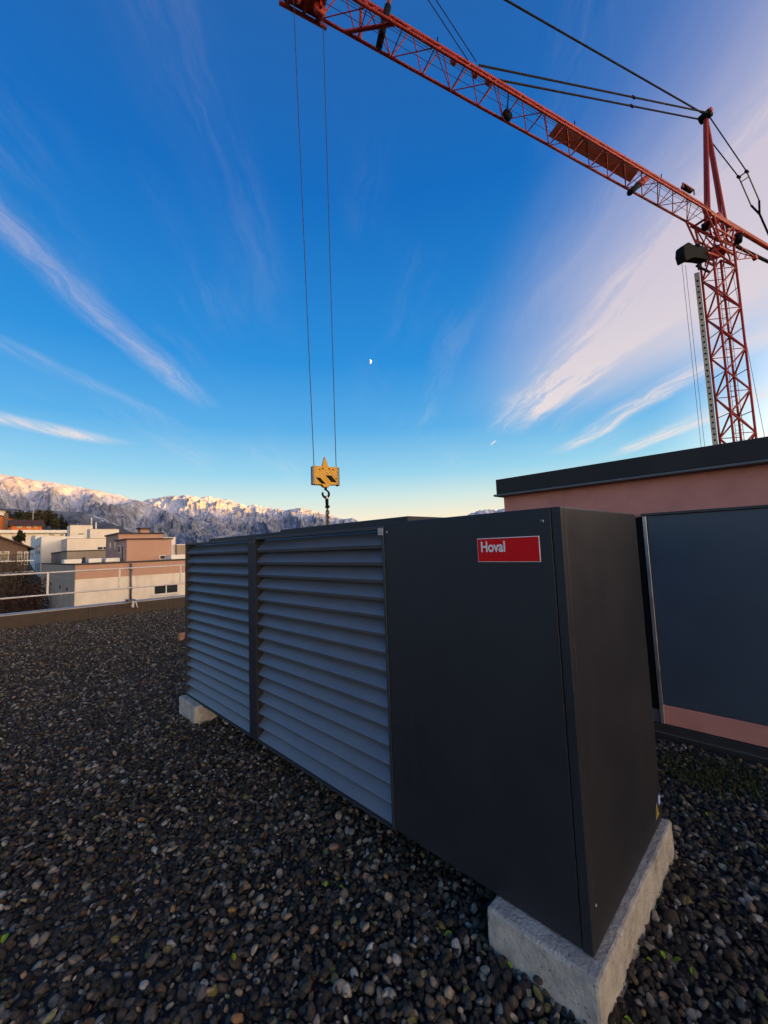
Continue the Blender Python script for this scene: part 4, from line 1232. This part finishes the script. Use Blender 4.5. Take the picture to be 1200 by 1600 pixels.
gable(b6, -2.5, 9.3, 190, 198, 9, 15.2, 17.2, 'wall_orange', 'roof_tile', 'y', 0.5)
windows_front(b6, 190, [(6.9, 7.5, 14.0, 14.9), (7.9, 8.4, 14.0, 14.9), (1.2, 2.0, 12.4, 13.8), (-1, -0.2, 12.4, 13.8)], False)
box('chimney', 5.0, 6.1, 188.9, 189.9, 9, 17.9, 'wall_brown', b6)
b6b = thing('orange_annex', (10.5, 183, 11), 'low orange house with hipped dark tile roof below the orange house', 'house')
gable(b6b, 6.6, 14.3, 180, 186, 8, 13.25, 14.9, 'wall_orange', 'roof_tile', 'x', 0.7)
windows_front(b6b, 180, [(8.0, 9.2, 12.2, 13.0), (10.4, 11.4, 12.2, 13.0), (12.4, 13.0, 12.2, 13.0)], False)
b6c = thing('hilltop_house', (4.2, 214, 14), 'small house with dark roof and pale eaves above the orange house', 'house')
gable(b6c, -6, 6.0, 210, 219, 13, 20.4, 22.4, 'wall_white', 'roof_tile', 'y', 1.4)
windows_front(b6c, 210, [(2.6, 4.0, 18.6, 20.0), (-2, -.6, 18.6, 20.0)], False)
# B7: brown chalet with balconies
b7 = thing('brown_chalet', (2, 88, -4), 'old brown house with wide dark roof and balconies behind bare trees', 'house')
gable(b7, -11.4, 5.1, 85, 97, -4.5, 3.55, 7.5, 'wall_brown', 'roof_tile', 'y', 0.8)
for z in (-0.15, 1.55):
    bl = box('balcony', -2.0, 5.8, 83.7, 84.98, z - 0.18, z, 'wall_white', b7)
    for k in range(24):
        box('baluster', -1.9 + k * 0.325, -1.86 + k * 0.325, 83.74, 83.78, z + 0.003, z + 0.85, 'bark', bl)
    box('handrail', -2.0, 5.8, 83.72, 83.80, z + 0.853, z + 0.93, 'bark', bl)
windows_front(b7, 85, [(2.0, 3.0, 1.6, 3.0), (3.9, 4.5, 0.8, 2.9), (4.7, 5.2, 0.8, 2.9), (3.9, 4.5, -1.9, -0.3), (4.7, 5.2, -1.9, -0.3), (-0.5, 0.6, 1.6, 3.0), (0.2, 1.0, -1.9, -0.4)], False)

# ------------------------------------------------------------------ trees and shrubs
def leaf_cloud(name, lobes, n, size, mat, parent, squash=1.0):
    """many small leaf clumps spread through the lobes, thinning outwards"""
    V, F = [], []
    wts = np.array([l[3] * l[4] * l[5] for l in lobes]); wts = wts / wts.sum()
    pick = rng.choice(len(lobes), n, p=wts)
    og = origin(parent)
    for i in range(n):
        cx, cy, cz, ax, ay, az_ = lobes[pick[i]]
        d = rng.normal(size=3); d /= np.linalg.norm(d)
        r = rng.random() ** 0.45 * (0.82 + 0.3 * rng.random())
        p = np.array([cx + d[0] * ax * r, cy + d[1] * ay * r, cz + d[2] * az_ * r])
        a = rng.normal(size=3); a /= np.linalg.norm(a)
        b2_ = np.cross(a, rng.normal(size=3)); b2_ /= np.linalg.norm(b2_)
        s = size * rng.uniform(0.5, 1.3)
        k = len(V)
        V += [p - a * s, p + b2_ * s * 0.6, p + a * s, p - b2_ * s * 0.6]
        F.append((k, k + 1, k + 2, k + 3))
    return mesh(name, V, F, mat, parent)
def trunk(parent, base, h, r, lean=(0, 0), limbs=6, spread=1.5, name='trunk'):
    bm = bmesh.new()
    base = Vector(base)
    top = base + Vector((lean[0], lean[1], h))
    add_tube(bm, base, base.lerp(top, 0.55), r, 7, r * 0.7)
    add_tube(bm, base.lerp(top, 0.55), top, r * 0.7, 7, r * 0.15)
    for k in range(limbs):
        a = random.uniform(0, 6.28)
        p = base.lerp(top, random.uniform(0.35, 0.85))
        q = p + Vector((math.cos(a) * spread, math.sin(a) * spread, random.uniform(0.5, 1.2) * spread)) * random.uniform(0.5, 1)
        add_tube(bm, p, q, r * 0.35, 5, r * 0.08)
    return from_bm(name, bm, 'bark', parent)
def gz(x, y):
    return float(land_z(np.array([x], float), np.array([y], float))[0])
def tree(name, x, y, top, w, mat, label, group, n=1300, size=0.45):
    g = gz(x, y) - 0.4
    t_o = thing(name, (x, y, g), label, 'tree', group)
    h = top - g
    trunk(t_o, (x, y, g), h * 0.8, 0.22, (random.uniform(-.4, .4), 0), 7, w * 0.7)
    lobes = []
    for k in range(9):
        a = random.uniform(0, 6.28); q = random.random()
        zz = g + h * random.uniform(0.35, 0.86)
        ww = w * (1.0 - 0.5 * abs((zz - g) / h - 0.55))
        lobes.append((x + math.cos(a) * ww * 0.55 * q, y + math.sin(a) * ww * 0.55 * q, zz, ww * random.uniform(.4, .6), ww * random.uniform(.4, .6), min(h * 0.14, ww * 0.5)))
    lobes.append((x, y, top - h * 0.16, w * 0.45, w * 0.45, h * 0.15))
    leaf_cloud('crown', lobes, n, size, mat, t_o)
    return t_o
TG = 'trees on the slope behind the orange houses'
for i, (x, y, top, w, mt_) in enumerate([(10.2, 222, 22.2, 3.6, 'foliage_dark'), (13.6, 226, 22.0, 3.2, 'foliage_dark'), (16.6, 224, 23.0, 3.4, 'foliage_brown'), (19.6, 228, 23.2, 3.3, 'foliage_brown'),
                                         (22.0, 226, 21.6, 2.6, 'foliage_dark'), (7.2, 228, 21.4, 3.4, 'foliage_dark'), (3.0, 230, 21.6, 3.6, 'foliage_dark'), (-2.0, 228, 22.0, 3.8, 'foliage_brown'), (16.0, 214, 18.5, 2.2, 'foliage_dark'), (21, 212, 18.0, 2.4, 'foliage_dark'), (12.0, 212, 18.8, 2.2, 'foliage_dark')]):
    tree('broadleaf_tree', x, y, top, w, mt_, 'bushy dark green tree on the slope behind the orange houses' if mt_ == 'foliage_dark' else 'tall brownish tree on the slope behind the orange houses', TG + (', green' if mt_ == 'foliage_dark' else ', brownish'), 1500, 0.42)
def cypress(x, y, top, w, label):
    g = gz(x, y) - 0.3
    t_o = thing('cypress_tree', (x, y, g), label, 'tree')
    tube('trunk', (x, y, g), (x, y, top - 0.6), 0.12, 'bark', t_o, 7, 0.03)
    h = top - g
    lobes = [(x, y, g + h * q, w * math.sin(math.pi * min(1, 0.16 + q * 0.80)) + 0.08, w * math.sin(math.pi * min(1, 0.16 + q * 0.80)) + 0.08, h * 0.1) for q in np.linspace(0.12, 0.95, 9)]
    leaf_cloud('crown', lobes, 1500, 0.2, 'cypress', t_o)
cypress(24.9, 230, 21.6, 1.15, 'tall slim cypress beside the brownish trees')
cypress(26.5, 230, 18.8, 1.0, 'short round cypress beside the tall slim one')
am = thing('radio_mast', (13.2, 200, gz(13.2, 200)), 'thin pale aerial mast with crossbar behind the low orange house', 'mast')
tube('pole', (13.2, 200, gz(13.2, 200)), (13.2, 200, 21.0), 0.09, 'galvanised', am, 8)
bar('crossbar', (12.3, 200, 19.4), (14.2, 200, 19.4), 0.05, 'galvanised', am)
# bare reddish shrubs and hedges below the railing
def shrub(name, x, y, top, w, mat, label, group, n=2600, size=0.13, dep=None):
    g = gz(x, y) - 0.4
    t_o = thing(name, (x, y, g), label, 'shrub', group)
    h = top - g
    bm = bmesh.new()
    for k in range(26):
        a = random.uniform(0, 6.28); rr_ = random.random() ** .5
        p = Vector((x + math.cos(a) * w * .25 * rr_, y + math.sin(a) * w * .25 * rr_, g))
        q = Vector((x + math.cos(a) * w * .85 * rr_, y + math.sin(a) * w * .85 * rr_, g + h * random.uniform(.75, 1.05)))
        add_tube(bm, p, q, 0.05, 4, 0.012, False)
    from_bm('stems', bm, 'bark', t_o)
    lobes = [(x + random.uniform(-.5, .5) * w, y + random.uniform(-.5, .5) * w, g + h * random.uniform(.3, .8), w * .55, w * .55, h * .25) for k in range(8)]
    leaf_cloud('twigs', lobes, n, size, mat, t_o)
for (x, y, top, w) in ((1.6, 58, -0.9, 2.0), (3.6, 60, -0.6, 2.0), (4.5, 64, -0.5, 1.9), (0.2, 62, -0.7, 2.2), (2.4, 66, 0.0, 2.2)):
    shrub('bare_shrub', x, y, top, w, 'foliage_red', 'reddish brown leafless shrub growing below the roof railing', 'reddish shrubs below the railing')
for (x, y, top, w) in ((0.9, 50, -3.0, 1.9), (3.0, 51, -2.8, 1.9), (4.4, 53, -2.4, 1.4), (-1.2, 52, -2.4, 2.0)):
    shrub('hedge_shrub', x, y, top, w, 'foliage_hedge', 'dark evergreen shrub in front of the reddish shrubs', 'dark shrubs below the railing')
for (x, y, top, w, s) in ((1.2, 76, 3.6, 2.2, .12), (3.4, 78, 2.8, 1.8, .12), (-0.5, 79, 3.4, 2.2, .12), (4.6, 80, 0.4, 1.4, .12), (2.2, 74, 0.8, 2.0, .13)):
    shrub('bare_tree', x, y, top, w, 'foliage_brown', 'thin bare brown tree in front of the brown house', 'bare trees before the brown house', 900, s)
tree('dark_conifer', 6.6, 132, 9.0, 1.6, 'foliage_hedge', 'small dark conifer before the long white pavilion', None, 900, 0.3)
